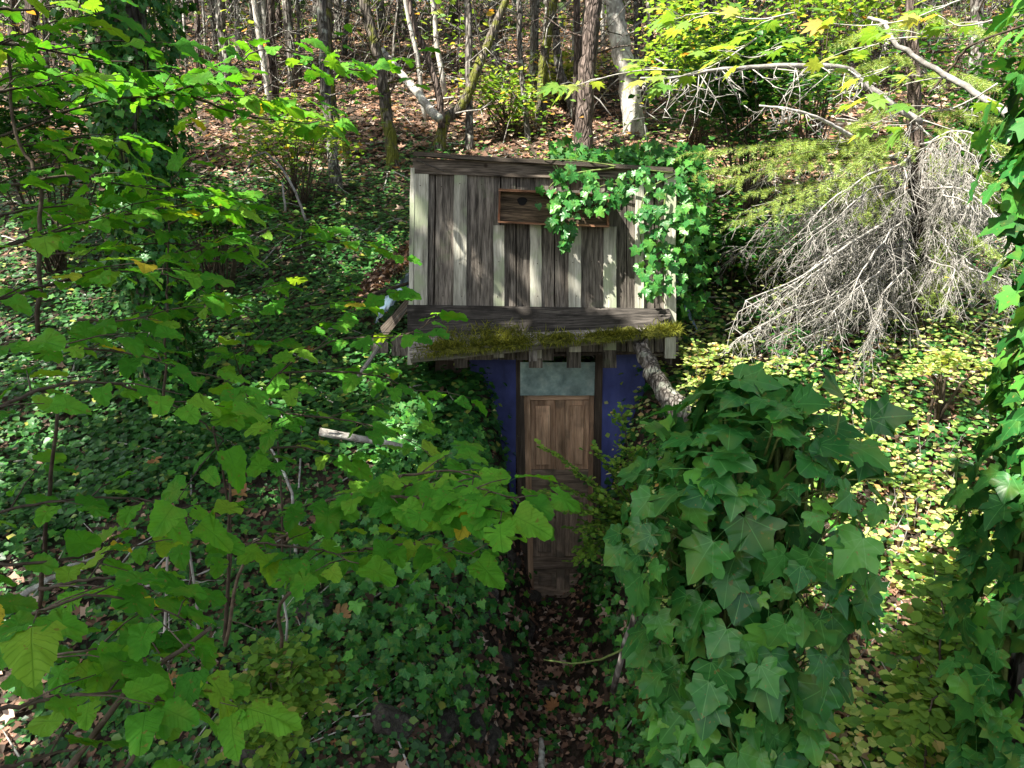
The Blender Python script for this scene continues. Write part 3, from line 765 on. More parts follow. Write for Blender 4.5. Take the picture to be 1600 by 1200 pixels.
b.build('knot_hole', M_HOLE, BX)
# visor roof: three boards that slope towards the camera
VA, VB = P(636, 476, 5.965), P(1046, 482, 5.965)
piece('visor_board', W_VISOR, [VA, VB, P(1052, 512, 5.75), P(637, 530, 5.72)], 0.03, (0, -1, 1), SHED, label='black rotting upper board of the visor roof')
piece('visor_board', W_GREYV, [P(637, 527, 5.715), P(1050, 510, 5.73), P(1064, 519, 5.60), P(641, 561, 5.55)], 0.05, (0, -1, 1), SHED, label='bleached mossy lower board of the visor roof')
for x in (833,):
    b = MB(); b.slab([P(x - 6, 548, 5.63), P(x + 6, 547, 5.63), P(x + 6, 564, 5.66), P(x - 6, 565, 5.66)], 0.3, 2, 0.002, nrm=(0, -1, 0)); b.build('visor_bracket', W_GREYV if x == 833 else W_BOARD, SHED)
def moss_on_visor():
    n = 11000
    u = rng.uniform(0, 1, n)
    dens = np.interp(u, [0, 0.07, 0.12, 0.22, 0.3, 0.42, 0.46, 0.55, 0.6, 0.66, 0.7, 0.8, 0.84, 0.93, 1.0], [0.03, 0.25, .9, .35, 1, .8, .15, .6, .12, .3, .9, .7, .08, .9, .6])
    v = np.abs(rng.normal(0, 1, n)) * np.interp(u, [0, .12, .3, .45, .6, .75, .85, 1], [.12, .42, .6, .45, .2, .22, .18, .45])
    k = (rng.random(n) < dens) & (v < 1.5); u, v = u[k], v[k]
    e0, e1 = np.array(P(641, 558, 5.545)), np.array(P(1066, 518, 5.595))
    t0, t1 = np.array(P(637, 522, 5.70)), np.array(P(1050, 506, 5.73))
    e = e0 + (e1 - e0) * u[:, None]; t = t0 + (t1 - t0) * u[:, None]
    p = e + (t - e) * np.minimum(v, 1.4)[:, None] + np.array([0, -0.004, 0.006])
    m = len(p)
    nor = rng.normal(0, .6, (m, 3)) + np.array([0, -1, .3])
    d = rng.normal(0, .75, (m, 3)) + np.array([0, -.5, .55])
    d[v < 0.12] += np.array([0, -0.3, -1.4])
    return scatter_mesh('moss', T_blade, p, d, nor, rng.uniform(0.025, 0.075, m), M_MOSS, origin=ORG[SHED])
o = place('moss', moss_on_visor(), Matrix.Translation(ORG[SHED]), SHED); o['kind'] = 'stuff'
def mosspad():
    b = MB()
    for i in range(34):
        u = R.choice([R.uniform(.09, .45), R.uniform(.09, .45), R.uniform(.5, .6), R.uniform(.68, .82), R.uniform(.87, 1.0)])
        v = R.uniform(0, 0.5)
        e = P(641, 558, 5.55).lerp(P(1066, 518, 5.60), u); t = P(637, 522, 5.70).lerp(P(1050, 506, 5.73), u)
        c = e.lerp(t, v) + Vector((0, -0.0, 0.002)); s = R.uniform(0.03, 0.07)
        vs_, fs_ = [], []
        for a in range(3):
            for k in range(7):
                th = 2 * math.pi * k / 7; ph = a * 0.5
                vs_.append(c + Vector((math.cos(th) * math.cos(ph) * s * 1.5, math.sin(th) * math.cos(ph) * s * .7, math.sin(ph) * s * 0.42 + math.sin(th) * s * 0.3)))
        for a in range(2):
            for k in range(7): fs_.append((a * 7 + k, a * 7 + (k + 1) % 7, a * 7 + 7 + (k + 1) % 7, a * 7 + 7 + k))
        fs_.append(tuple(14 + k for k in range(7)))
        b.add(vs_, fs_)
    b.build('moss_cushion', M_ROCKM, SHED, smooth=True, kind='stuff')
mosspad()
# recessed entrance
YD = 6.43
board('blue_panel', M_BLUE, 734, 560, 806, 900, Y=YD - 0.06, th=0.02, label='dark blue painted plywood left of the door')
board('blue_panel', M_BLUE, 938, 540, 1008, 900, Y=YD - 0.09, th=0.02, label='brighter blue painted plywood right of the door', jit=0.008)
board('door_jamb', M_DARKW, 803, 560, 817, 935, Y=YD - 0.045, th=0.08, xb0=812, xb1=826)
board('door_jamb', M_DARKW, 931, 545, 942, 935, Y=YD - 0.10, th=0.08, xb0=926, xb1=937)
board('blue_panel', M_DARKW, 680, 560, 738, 900, Y=YD - 0.03, th=0.02, label='dark bare board at the far left of the entrance')
board('wall_plank', M_DARKW, 1004, 545, 1075, 900, Y=YD - 0.03, th=0.02, label='dark board behind the leaning log')
b = MB(); b.slab([P(640, 563, YF + 0.03), P(1060, 552, YF + 0.03), P(1060, 548, YD), P(640, 556, YD)], 0.02, 8, 0, nrm=(0, 0, -1)); b.build('soffit', M_DARKW, SHED)
board('metal_plate', M_SHEET, 813, 566, 938, 618, Y=YD - 0.05, th=0.004, seg=8, jit=0.002, label='mottled grey green sheet metal above the door')
# door
DO = empty('door', P(872, 930, YD)); DO.parent = SHED; DO.location = ORG[DO] - ORG[SHED]
DO['label'] = 'reddish brown six panel wooden door mounted upside down'
def dq(x, y, Y):   # door coordinates 0..1 to world, plumb door that leans a little
    tl, tr, br, bl = P(814, 618, Y), P(935, 617, Y), P(929, 934, Y), P(822, 934, Y)
    return tl.lerp(tr, x).lerp(bl.lerp(br, x), y)
def dpiece(name, x0, x1, y0, y1, Y, th, jit=0.0):
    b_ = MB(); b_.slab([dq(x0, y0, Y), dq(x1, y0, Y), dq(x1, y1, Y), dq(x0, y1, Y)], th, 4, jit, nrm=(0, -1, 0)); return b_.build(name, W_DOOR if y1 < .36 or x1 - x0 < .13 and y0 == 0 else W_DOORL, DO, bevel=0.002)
XS = [(0, .115), (.445, .565), (.885, 1.0)]
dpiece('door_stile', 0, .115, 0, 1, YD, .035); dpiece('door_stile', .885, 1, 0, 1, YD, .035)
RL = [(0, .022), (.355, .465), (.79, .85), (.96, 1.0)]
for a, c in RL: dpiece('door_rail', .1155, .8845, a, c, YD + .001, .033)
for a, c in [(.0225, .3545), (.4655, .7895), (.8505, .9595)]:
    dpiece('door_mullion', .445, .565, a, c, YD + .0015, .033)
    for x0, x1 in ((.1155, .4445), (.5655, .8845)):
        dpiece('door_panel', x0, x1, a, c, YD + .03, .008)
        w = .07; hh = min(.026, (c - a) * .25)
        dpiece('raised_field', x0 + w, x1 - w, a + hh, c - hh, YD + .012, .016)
# roof panels behind the front
def corr(p0, p1, length, n=9, amp=0.006, rise=0.45):
    """corrugated sheet from ridge edge p0 to eave edge p1, running back along +y"""
    b_ = MB(); vs_, fs_ = [], []
    p0, p1 = Vector(p0), Vector(p1)
    m = n * 6
    nrm = Vector((0, 1, 0)).cross(p1 - p0).normalized()
    if nrm.z < 0: nrm = -nrm
    for i in range(m + 1):
        q = p0.lerp(p1, i / m) + nrm * amp * math.sin(2 * math.pi * i / 6)
        vs_ += [q, q + Vector((0, length, length * rise)), q + Vector((0, length, length * rise)) - nrm * .002, q - nrm * .002]
    for i in range(m):
        for k in range(4): fs_.append((i * 4 + k, i * 4 + (k + 1) % 4, i * 4 + 4 + (k + 1) % 4, i * 4 + 4 + k))
    b_.add(vs_, fs_); return b_
corr(P(655, 432, 6.12), P(586, 505, 6.12), 0.35, 8).build('roof_sheet', M_METAL, SHED, smooth=True, label='bluish corrugated metal sheet sloping down on the left')
corr(P(660, 455, 6.06), P(592, 528, 6.06), 0.22, 6).build('roof_sheet', M_METAL, SHED, smooth=True, label='lower bluish metal sheet on the left')
corr(P(1048, 455, 6.12), P(1090, 515, 6.12), 2.0, 8).build('roof_sheet', M_METAL, SHED, smooth=True, label='grey metal sheet sloping down on the right')
b = MB(); b.slab([P(640, 462, 6.06), P(640, 482, 6.06), P(600, 530, 6.06), P(594, 512, 6.06)], 0.03, 4, 0.003, nrm=(0, -1, 0)); b.build('roof_purlin', W_FASCIA, SHED)
board('side_board', W_BOARD, 610, 530, 640, 556, Y=6.02, th=0.03, xb0=612, yb0=518)
board('side_board', W_BOARD, 590, 530, 606, 552, Y=6.08, th=0.03)
board('side_board', W_BOARD, 578, 528, 588, 548, Y=6.1, th=0.03)
b = MB(); b.slab([P(646, 252, 6.08), P(1050, 275, 6.08), P(1010, 276, 8.4), P(690, 266, 8.4)], 0.03, 4, 0, nrm=(0, 0, 1)); b.build('roof_deck', M_DARKW, SHED)
for s_ in (645, 1050):
    b = MB(); b.slab([P(s_, 262, 6.03), P(s_, 262, 6.03) + Vector((0, 1.8, 0)), P(s_, 570, 6.03) + Vector((0, 1.8, 0)), P(s_, 570, 6.03)], 0.02, 4, 0.002, nrm=(-1 if s_ < 700 else 1, 0, 0)); b.build('side_wall', W_BOARD, SHED)
for _x, _y in ((830, 470), (905, 505)):
    pass

# debris on the left roof sheet
def debris():
    n = 900
    u = rng.random(n); v = rng.random(n)
    a, c = np.array(P(655, 405, 6.5)), np.array(P(550, 490, 6.5))
    p = a + (c - a) * u[:, None] + np.stack([np.zeros(n), v * .6, 0.02 + rng.random(n) * .07 + v * .2], 1)
    d, nr = rnd_dirs(n, .6, .8)
    stuff('roof_debris', scatter_mesh('roof_debris', T_lit2, p, d, nr, rng.uniform(.03, .08, n), M_LIT), 'brown leaf debris heaped on the metal sheet left of the shed')
debris()

# ------------------------------------------------------------------ logs, sticks, poles
def stick(name, label, cat, pts, rad, mat, n=8, wob=0.08, sub=4, twigs=0, group=None):
    pts = [Vector(p) for p in pts]
    full, rr = [], []
    m = len(pts)
    for i in range(m - 1):
        for k in range(sub):
            t = k / sub
            q = pts[i].lerp(pts[i + 1], t)
            full.append(q + Vector((R.uniform(-1, 1), R.uniform(-1, 1), R.uniform(-1, 1))) * rad[0] * 0.25)
            rr.append(rad[0] + (rad[1] - rad[0]) * (i + t) / (m - 1))
    full.append(pts[-1]); rr.append(rad[1])
    b_ = MB(); b_.tube(full, rr, n, wob)
    for _ in range(twigs):
        i = R.randrange(1, len(full) - 1); q = full[i]
        d = Vector((R.uniform(-1, 1), R.uniform(-1, 1), R.uniform(-.6, 1))).normalized()
        L = R.uniform(.08, .3)
        b_.tube([q, q + d * L * .5, q + d * L + Vector((0, 0, -L * .15))], [rr[i] * .3, rr[i] * .22, rr[i] * .1], 4)
    o_ = b_.build(name, mat, smooth=True)
    return tag(o_, label, cat, group)
stick('leaning_log', 'thick grey lichened log leaning from the visor roof down the right bank', 'log',
      [P(999, 533, 5.62), P(1012, 565, 5.5), P(1030, 600, 5.35), P(1062, 640, 5.1), P(1100, 680, 4.9)], (0.058, 0.085), M_BARKL, n=12, wob=0.12, sub=6)
stick('pole', 'pale split pole leaning against the left side of the shed', 'pole', [P(604, 525, 5.9), P(560, 588, 5.5)], (0.022, 0.016), W_GREYV, n=6)
stick('bare_branch', 'brown dead branch lying over the metal sheet left of the shed', 'branch', [P(640, 443, 6.2), P(605, 452, 6.1), P(578, 462, 5.9), P(540, 475, 5.7)], (0.014, 0.02), M_TWIG, n=6, twigs=3)
stick('fallen_branch', 'pale broken branch lying on the left bank', 'branch', [P(500, 676, 4.9), P(560, 686, 4.95), P(628, 698, 5.0)], (0.03, 0.024), M_BARKP, n=8, wob=.15, twigs=2)
stick('thin_stick', 'crooked grey stick standing between the path and the ivy stump', 'branch', [P(1068, 820, 2.5), P(1035, 880, 2.6), P(995, 950, 2.8), P(975, 1010, 2.9), P(958, 1080, 3.0)], (0.008, 0.016), M_BARK, n=7, twigs=3)
stick('thin_stick', 'pale forked twig rising at the bottom right of the path', 'branch', [P(1118, 1105, 2.3), P(1090, 1150, 2.3), P(1065, 1200, 2.3)], (0.004, 0.008), M_DEAD, n=5, twigs=6)
stick('path_stick', 'pale bleached stick at the bottom of the path', 'branch', [P(845, 1155, 4.25), P(847, 1180, 4.1), P(846, 1215, 3.9)], (0.018, 0.024), M_BARKP, n=7)
stick('trailing_vine', 'brown bare vine trailing leftward from the ivy stump over the path', 'vine', [P(1020, 980, 2.2), P(985, 1010, 2.3), P(940, 1030, 2.4), P(895, 1037, 2.5), P(850, 1031, 2.6)], (0.005, 0.003), M_STEM, n=5)
stick('arching_cane', 'pale bare cane arching over on the left slope', 'branch', [P(478, 345, 6.8), P(462, 300, 6.8), P(440, 262, 6.8), P(415, 238, 6.8), P(395, 245, 6.8), P(380, 275, 6.8)], (0.014, 0.006), M_DEAD, n=5, twigs=4)
stick('thin_stick', 'white spotted upright stem beside the arching cane', 'branch', [P(446, 330, 6.9), P(441, 285, 6.9)], (0.012, 0.008), M_DEAD, n=5)
stick('thin_stick', 'spotted pale stem among the left bank ground cover', 'branch', [P(462, 862, 3.4), P(456, 770, 3.6), P(435, 720, 3.8), P(400, 660, 4.0)], (0.010, 0.006), M_BARKP, n=5)
stick('thin_stick', 'grey dead branch at the far lower left', 'branch', [P(5, 948, 2.4), P(60, 915, 2.5), P(110, 885, 2.6), P(150, 870, 2.7)], (0.014, 0.006), M_BARKP, n=6, twigs=4)
for k, (x0, y0, x1, y1, Y, lab) in enumerate([(352, 1000, 360, 740, 2.6, 'thickest dark upright stem below the hazel leaves'), (297, 980, 290, 800, 2.7, 'slim dark stem left of the thickest upright stem'), (440, 900, 434, 690, 3.1, 'thin dark stem behind the middle hazel spray'),
                                             (250, 1060, 262, 830, 2.4, 'pale brown stem above the lower left hazel leaves'), (310, 1000, 296, 860, 2.5, 'light brown stem between two dark stems'), (447, 1010, 442, 930, 2.9, 'short dark stem under the hanging hazel leaves')]):
    stick('upright_stem', lab, 'stem', [P(x0, y0, Y), P((x0 + x1) / 2 + 4, (y0 + y1) / 2, Y), P(x1, y1, Y)], (0.010 if k == 0 else 0.006, 0.005), M_TWIG if k < 3 else M_BARKP, n=6, twigs=3)

# ------------------------------------------------------------------ stones
def stone_mesh(name, mat, seed):
    rr = random.Random(seed)
    import bmesh
    bm = bmesh.new(); bmesh.ops.create_icosphere(bm, subdivisions=2, radius=1)
    cuts = [(Vector((rr.gauss(0, 1), rr.gauss(0, 1), rr.gauss(0, 1))).normalized(), rr.uniform(.45, .8)) for _ in range(12)]
    for v in bm.verts:
        for n_, d_ in cuts:
            k = v.co.dot(n_)
            if k > d_: v.co -= n_ * (k - d_)
        v.co *= 1 + rr.uniform(-.02, .02)
    me = bpy.data.meshes.new(name); bm.to_mesh(me); bm.free(); me.materials.append(mat); return me
STN = [stone_mesh('stone', M_ROCK, i) for i in range(6)]
STM = stone_mesh('mossy_rock', M_ROCKM, 30)
def sm(loc, s, rz):
    return Matrix.Translation(loc) @ Matrix.Rotation(rz, 4, 'Z') @ Matrix.Diagonal((s[0], s[1], s[2], 1))
WL = empty('stone_wall', (-0.5, 4.6, 0.35), 'rough dark dry stone facing along the left side of the path', 'stone wall')
for row in range(5):
    y = 3.5
    while y < 6.2:
        w = R.uniform(.12, .24)
        xl = -0.22 + (y - 4) * 0.09
        zb = 0.07 * y + 0.12 + row * 0.23
        x = xl + 0.16 - row * 0.055
        if zb < hz(xl - 0.3, y) and R.random() < 0.45:
            place('stone', R.choice(STN), sm((x + R.uniform(-.04, .04), y, zb), (w * .6, w, R.uniform(.09, .14)), R.uniform(-.3, .3)), WL)
        y += w * 1.7
def rock(px, py, s, mesh, label, name='rock', up_=0.0):
    g = ground_at(px, py, 2.5)
    M_ = sm(g + Vector((0, 0, s[2] * .1 + up_)), s, R.uniform(0, 3)); o_ = bpy.data.objects.new(name, mesh); COL.objects.link(o_); o_.matrix_basis = M_
    tag(o_, label, 'rock')
rock(520, 1065, (.17, .15, .2), STM, 'moss covered rounded rock on the lower left bank')
rock(850, 1078, (.17, .13, .07), STN[1], 'flat dark stone half buried in the middle of the path')
rock(832, 940, (.13, .1, .09), STN[2], 'larger angular stone against the foot of the door')
rock(858, 942, (.08, .07, .06), STN[3], 'smaller stone right of the one at the door foot')
rock(1010, 1120, (.15, .14, .16), STM, 'mossy rock at the foot of the right bank')
rock(620, 1150, (.15, .13, .17), STN[4], 'large bare rock in the left bank at the bottom of the picture')
rock(420, 1180, (.22, .2, .18), STN[5], 'dark rock under the ivy at the bottom left')
rock(562, 818, (.07, .07, .13), STN[0], 'upright brown rock on the left bank')
rock(490, 970, (.16, .14, .14), STN[2], 'dark rock below the hanging hazel leaves')

# individual fallen leaves
for px, py, s, lab in [(385, 785, .17, 'large orange maple leaf lying on the left bank'), (340, 868, .15, 'orange leaf pair below the upright stems'), (240, 735, .14, 'pinkish brown leaf caught by the hazel branch'), (270, 1085, .1, 'yellow leaf low on the path at left'),
                       (600, 648, .13, 'tan leaf on the bank below the shed'), (800, 1000, .13, 'brown curled leaf at the left edge of the path'), (865, 1120, .14, 'light brown leaf beside the flat stone'), (1310, 560, .13, 'tan leaf on the sunny right bank'),
                       (1450, 690, .16, 'rust leaf on the sunny right bank near the ivy column'), (1455, 1015, .12, 'brown leaf low on the right bank'), (790, 1172, .08, 'yellow leaf at the bottom left of the path'), (480, 560, .12, 'pale dry leaf above the broken branch'),
                       (530, 985, .14, 'brown leaf next to the mossy rock'), (505, 1120, .13, 'curled tan leaf on the dark rock')]:
    g = ground_at(px, py, 2.2)
    o = place('fallen_leaf', R.choice(FLL), LM(g + Vector((0, -0.02, .07)), (R.uniform(-1, 1), R.uniform(-1, 1), .1), (R.uniform(-.3, .3), -.5, 1), s * 0.75)); tag(o, lab, 'leaf', 'fallen maple leaves')

# ------------------------------------------------------------------ trees
def smooth_path(ctrl, sub=6, wob=0.0):
    pts = [Vector(p) for p in ctrl]
    ext = [pts[0] * 2 - pts[1]] + pts + [pts[-1] * 2 - pts[-2]]
    out = []
    for i in range(1, len(ext) - 2):
        p0, p1, p2, p3 = ext[i - 1:i + 3]
        for k in range(sub):
            t = k / sub
            q = 0.5 * ((2 * p1) + (p2 - p0) * t + (2 * p0 - 5 * p1 + 4 * p2 - p3) * t * t + (3 * p1 - p0 - 3 * p2 + p3) * t ** 3)
            out.append(q + Vector((R.uniform(-wob, wob), R.uniform(-wob, wob), 0)))
    out.append(pts[-1])
    return out

def crown_mesh(top, seed, rad, hgt2, n, mat=None, origin=None, size=(0.14, 0.26)):
    r = np.random.default_rng(seed)
    k = max(6, n // 60)
    cs = r.normal(0, 1, (k, 3)); cs = cs / np.linalg.norm(cs, axis=1, keepdims=True) * (r.random((k, 1)) ** .4)
    p = cs[r.integers(0, k, n)] * np.array([rad, rad, hgt2]) + r.normal(0, .35, (n, 3)) * np.array([1, 1, .6])
    p = p + np.array(top)
    a = r.uniform(0, 2 * np.pi, n)
    d = np.stack([np.cos(a), np.sin(a), r.normal(-.2, .3, n)], 1); nr = r.normal(0, .5, (n, 3)); nr[:, 2] += 1
    return scatter_mesh('crown', T_leaf, p, d, nr, r.uniform(size[0], size[1], n), mat or M_VMPJ, rnd=r.random(n), origin=origin)

def tree(label, ctrl, w_px, mat, cat='tree', name='tree', taper=0.55, crown=True, branches=5, sides=10, group=None, Ht=12, forks=(), wob=0.12, cn=1300):
    """ctrl: list of (px,py) from the base upward; base on the ground there"""
    (bx, by) = ctrl[0][:2]
    g = ground_at(bx, by, 7.2) if len(ctrl[0]) == 2 else None
    Y = g.y if g is not None else ctrl[0][2]
    pts = [P(c_[0], c_[1], Y + (i * 0.12)) for i, c_ in enumerate(ctrl)]
    pts[0].z = hz(pts[0].x, pts[0].y) - 0.1
    zc = Y * cp
    r0 = w_px * 0.5 * zc / F
    dirn = (pts[-1] - pts[-2]).normalized()
    if crown:
        rest = pts[-1] + dirn * 2.0 + Vector((0, 0, 1)); rest2 = Vector((rest.x + dirn.x * 2, rest.y + 0.3, pts[0].z + Ht))
        if rest2.z > rest.z + 1: pts += [rest, rest2]
    path = smooth_path(pts, 7, r0 * 0.12)
    nP = len(path)
    hs = [p.z - pts[0].z for p in path]; H = max(hs) if crown else max(hs) / 0.6
    rad = [r0 * (1 - taper * max(0, h_) / H) * (1 + 0.35 * math.exp(-max(h_, 0) / 0.25)) for h_ in hs]
    root = empty(name, Vector((pts[0].x, pts[0].y, hz(pts[0].x, pts[0].y))), label, cat, group)
    b_ = MB(); b_.tube(path, rad, sides, wob)
    b_.build('trunk', mat, root, smooth=True)
    for fk in forks:
        fp = [P(a_, c_, Y + (dy if len(f_) == 3 else 0)) for f_ in fk['pts'] for (a_, c_, dy) in [(f_ + (0,))[:3]]]
        b_ = MB(); b_.tube(smooth_path(fp, 5, 0.01), np.linspace(fk['w'] * .5 * zc / F, fk.get('w2', fk['w'] * .6) * .5 * zc / F, (len(fp) - 1) * 5 + 1).tolist(), 8, wob); b_.build('limb', fk.get('mat', mat), root, smooth=True)
    if branches:
        b_ = MB()
        for _ in range(branches):
            i = R.randrange(max(1, nP // 6), nP - 1); q = path[i]
            a = R.uniform(0, 6.28); L = R.uniform(.3, 1.3)
            d = Vector((math.cos(a), math.sin(a), R.uniform(-.1, .6)))
            pp = [q, q + d * L * .4, q + d * L * .75 + Vector((0, 0, R.uniform(-.1, .15))), q + d * L + Vector((R.uniform(-.1, .1), 0, R.uniform(-.25, .2)))]
            rr = min(rad[i] * .3, .02)
            b_.tube(pp, [rr, rr * .7, rr * .5, rr * .2], 4)
            for __ in range(3):
                q2 = pp[R.randrange(1, 3)]; d2 = (d + Vector((R.uniform(-1, 1), R.uniform(-1, 1), R.uniform(-.6, .8)))).normalized() * L * .35
                b_.tube([q2, q2 + d2], [rr * .4, rr * .1], 3)
        b_.build('dead_branches', M_DEAD if R.random() < .5 else mat, root, smooth=True, kind='stuff')
    if crown:
        top = path[-1]
        me = crown_mesh((top.x, top.y, top.z), int(abs(bx * 7 + by)), R.uniform(2.2, 3.2), 2.2, cn, origin=ORG[root], size=(.25, .45), mat=M_CON if R.random() < .6 else M_VMPJ)
        place('crown', me, Matrix.Translation(ORG[root]), root)
    return root

tree('tall grey trunk right of centre rising straight behind the ivy on the shed', [(912, 250), (914, 160), (922, 60), (930, -20)], 27, M_BARKR, forks=[])
tree('thick pale barked trunk leaning left, between the straight grey trunk and the fir', [(993, 215), (984, 140), (968, 60), (955, -20)], 31, M_BARKP)
tree('slim dark straight trunk just behind the top left part of the shed', [(733, 235), (733, 150), (732, 60), (731, -20)], 12, M_BARK)
tree('mossy trunk leaning left with a sunlit left side, left of the shed', [(617, 268), (606, 190), (594, 110), (578, 40), (566, -20)], 19, M_BARKM)
tree('crooked mossy tree behind the shed that bends right and forks', [(683, 238), (695, 190), (722, 165), (745, 110), (768, 55), (798, -20)], 17, M_BARKM, crown=False, forks=[dict(pts=[(690, 200), (686, 150), (668, 90), (650, 45), (636, -10)], w=12, w2=8, mat=M_BARKR), dict(pts=[(694, 192), (684, 140), (690, 105)], w=6, w2=2)])
tree('two toned mossy trunk behind the centre of the shed', [(844, 196), (847, 140), (850, 90), (860, 40), (866, -20)], 15, M_BARKM)
tree('dark crooked trunk just right of the two toned mossy trunk', [(905, 190), (885, 140), (873, 105), (868, 50), (862, -20)], 13, M_BARK)
tree('thin dark stem just left of the two toned mossy trunk', [(826, 222), (820, 160), (813, 90), (811, -20)], 9, M_BARK)
tree('grey lichened trunk with a kink left of the mossy leaning trunk', [(527, 292), (518, 220), (508, 140), (505, 60), (500, -20)], 17, M_BARK)
tree('dark stem leaning left close behind the grey lichened trunk', [(550, 265), (535, 215), (522, 170), (515, 100), (513, -20)], 11, M_BARKM)
tree('reddish dark thin trunk right of the thick pale trunk', [(1008, 120), (1014, 70), (1018, -20)], 12, M_BARKR)
tree('pale trunk near the top, left of the fir', [(1052, 130), (1053, 60), (1050, -20)], 18, M_BARKP)
tree('broad dark trunk at the far upper left edge', [(20, 170), (20, 90), (18, -20)], 17, M_BARKR)
tree('dark trunk second from the left edge', [(55, 170), (52, 90), (48, -20)], 20, M_BARKR)
tree('pale thin trunk with yellow lichen left of the thicket', [(372, 90), (371, 40), (368, -20)], 8, M_BARKP)
tree('dark thin trunk just right of the pale lichened one', [(402, 95), (397, 40), (392, -20)], 10, M_BARK)
tree('grey trunk at the upper right behind the fir branches', [(1524, 260), (1522, 150), (1527, 60), (1528, -20)], 20, M_BARK)
stick('fallen_log', 'white bleached fallen trunk propped against the crooked mossy tree', 'log', [P(598, 78, 13), P(622, 108, 12.4), P(650, 145, 11.6), P(686, 185, 10.8)], (0.05, 0.065), M_BARKP, n=8, sub=6, twigs=5)

for _x, _y, _l in [(-8.2, 6.0, 'unseen tree added for shade beyond the left edge, nearest the ivy clad tree'), (-8.4, 10.0, 'unseen tree added for shade beyond the left edge, farther up the slope'), (-11.5, 8.0, 'outermost unseen tree added for shade beyond the left edge'), (-6.6, 2.6, 'unseen tree added for shade left of the hazels')]:  # unseen trees, put in so that their crowns shade the slope
    _g = Vector((_x, _y, hz(_x, _y))); _r = empty('added_shade_tree', _g, _l, 'tree')
    _p = smooth_path([_g - Vector((0, 0, .1)), _g + Vector((.1, 0, 4)), _g + Vector((.3, .1, 9))], 8, .02)
    b = MB(); b.tube(_p, np.linspace(.2, .08, len(_p)).tolist(), 10, .1); b.build('trunk', M_BARKM, _r, smooth=True)
    place('crown', crown_mesh(_g + Vector((.3, .1, 9)), int(-_x * 10), 3.0, 2.0, 1200, mat=M_VMPJ, origin=ORG[_r], size=(.2, .38)), Matrix.Translation(ORG[_r]), _r)

# many thin trunks far up the slope
BGM = [M_BARK, M_BARKP, M_BARKR, M_BARK]
for i in range(150):
    y = R.uniform(14, 40); px = R.uniform(-60, 1660)
    x = (px - 800) / F * y * 1.0
    g = Vector((x, y, hz(x, y)))
    H = R.uniform(6, 12); lean = R.gauss(0, .8)
    root = empty('slim_tree', g, ['slim grey trunk among the many far up the slope', 'slim pale trunk among the many far up the slope', 'slim brown trunk among the many far up the slope', 'slim grey trunk among the many far up the slope'][i % 4], 'tree', ['slim grey trunks far up the slope', 'slim pale trunks far up the slope', 'slim brown trunks far up the slope', 'slim grey trunks far up the slope'][i % 4])
    r0 = R.choice([R.uniform(.03, .07), R.uniform(.06, .14)]) * (1 + (y - 15) * .02)
    path = smooth_path([g - Vector((0, 0, .1)), g + Vector((lean * .2, 0, H * .3)), g + Vector((lean * .5 + R.uniform(-.2, .2), .1, H * .65)), g + Vector((lean, 0, H))], 4, .03)
    b = MB(); b.tube(path, np.linspace(r0, r0 * .4, len(path)).tolist(), 7, .1); b.build('trunk', BGM[i % 4], root, smooth=True)
    b = MB()
    for _ in range(14):
        k = R.randrange(1, len(path) - 1); q = path[k]; a = R.uniform(0, 6.28); L = R.uniform(.5, 1.8)
        d = Vector((math.cos(a), math.sin(a) * .4, R.uniform(-.7, .5)))
        b.tube([q, q + d * L * .5, q + d * L + Vector((0, 0, -.2 * L))], [.022, .015, .005], 3)
    b.build('dead_branches', M_DEAD if i % 3 == 0 else M_BARK, root, smooth=True, kind='stuff')
    if i % 2 == 0:
        place('crown', crown_mesh(g + Vector((lean, 0, H)), i, 1.6, 2.4, 350, mat=M_CON if i % 4 else M_VMPJ, origin=ORG[root]), Matrix.Translation(ORG[root]), root)

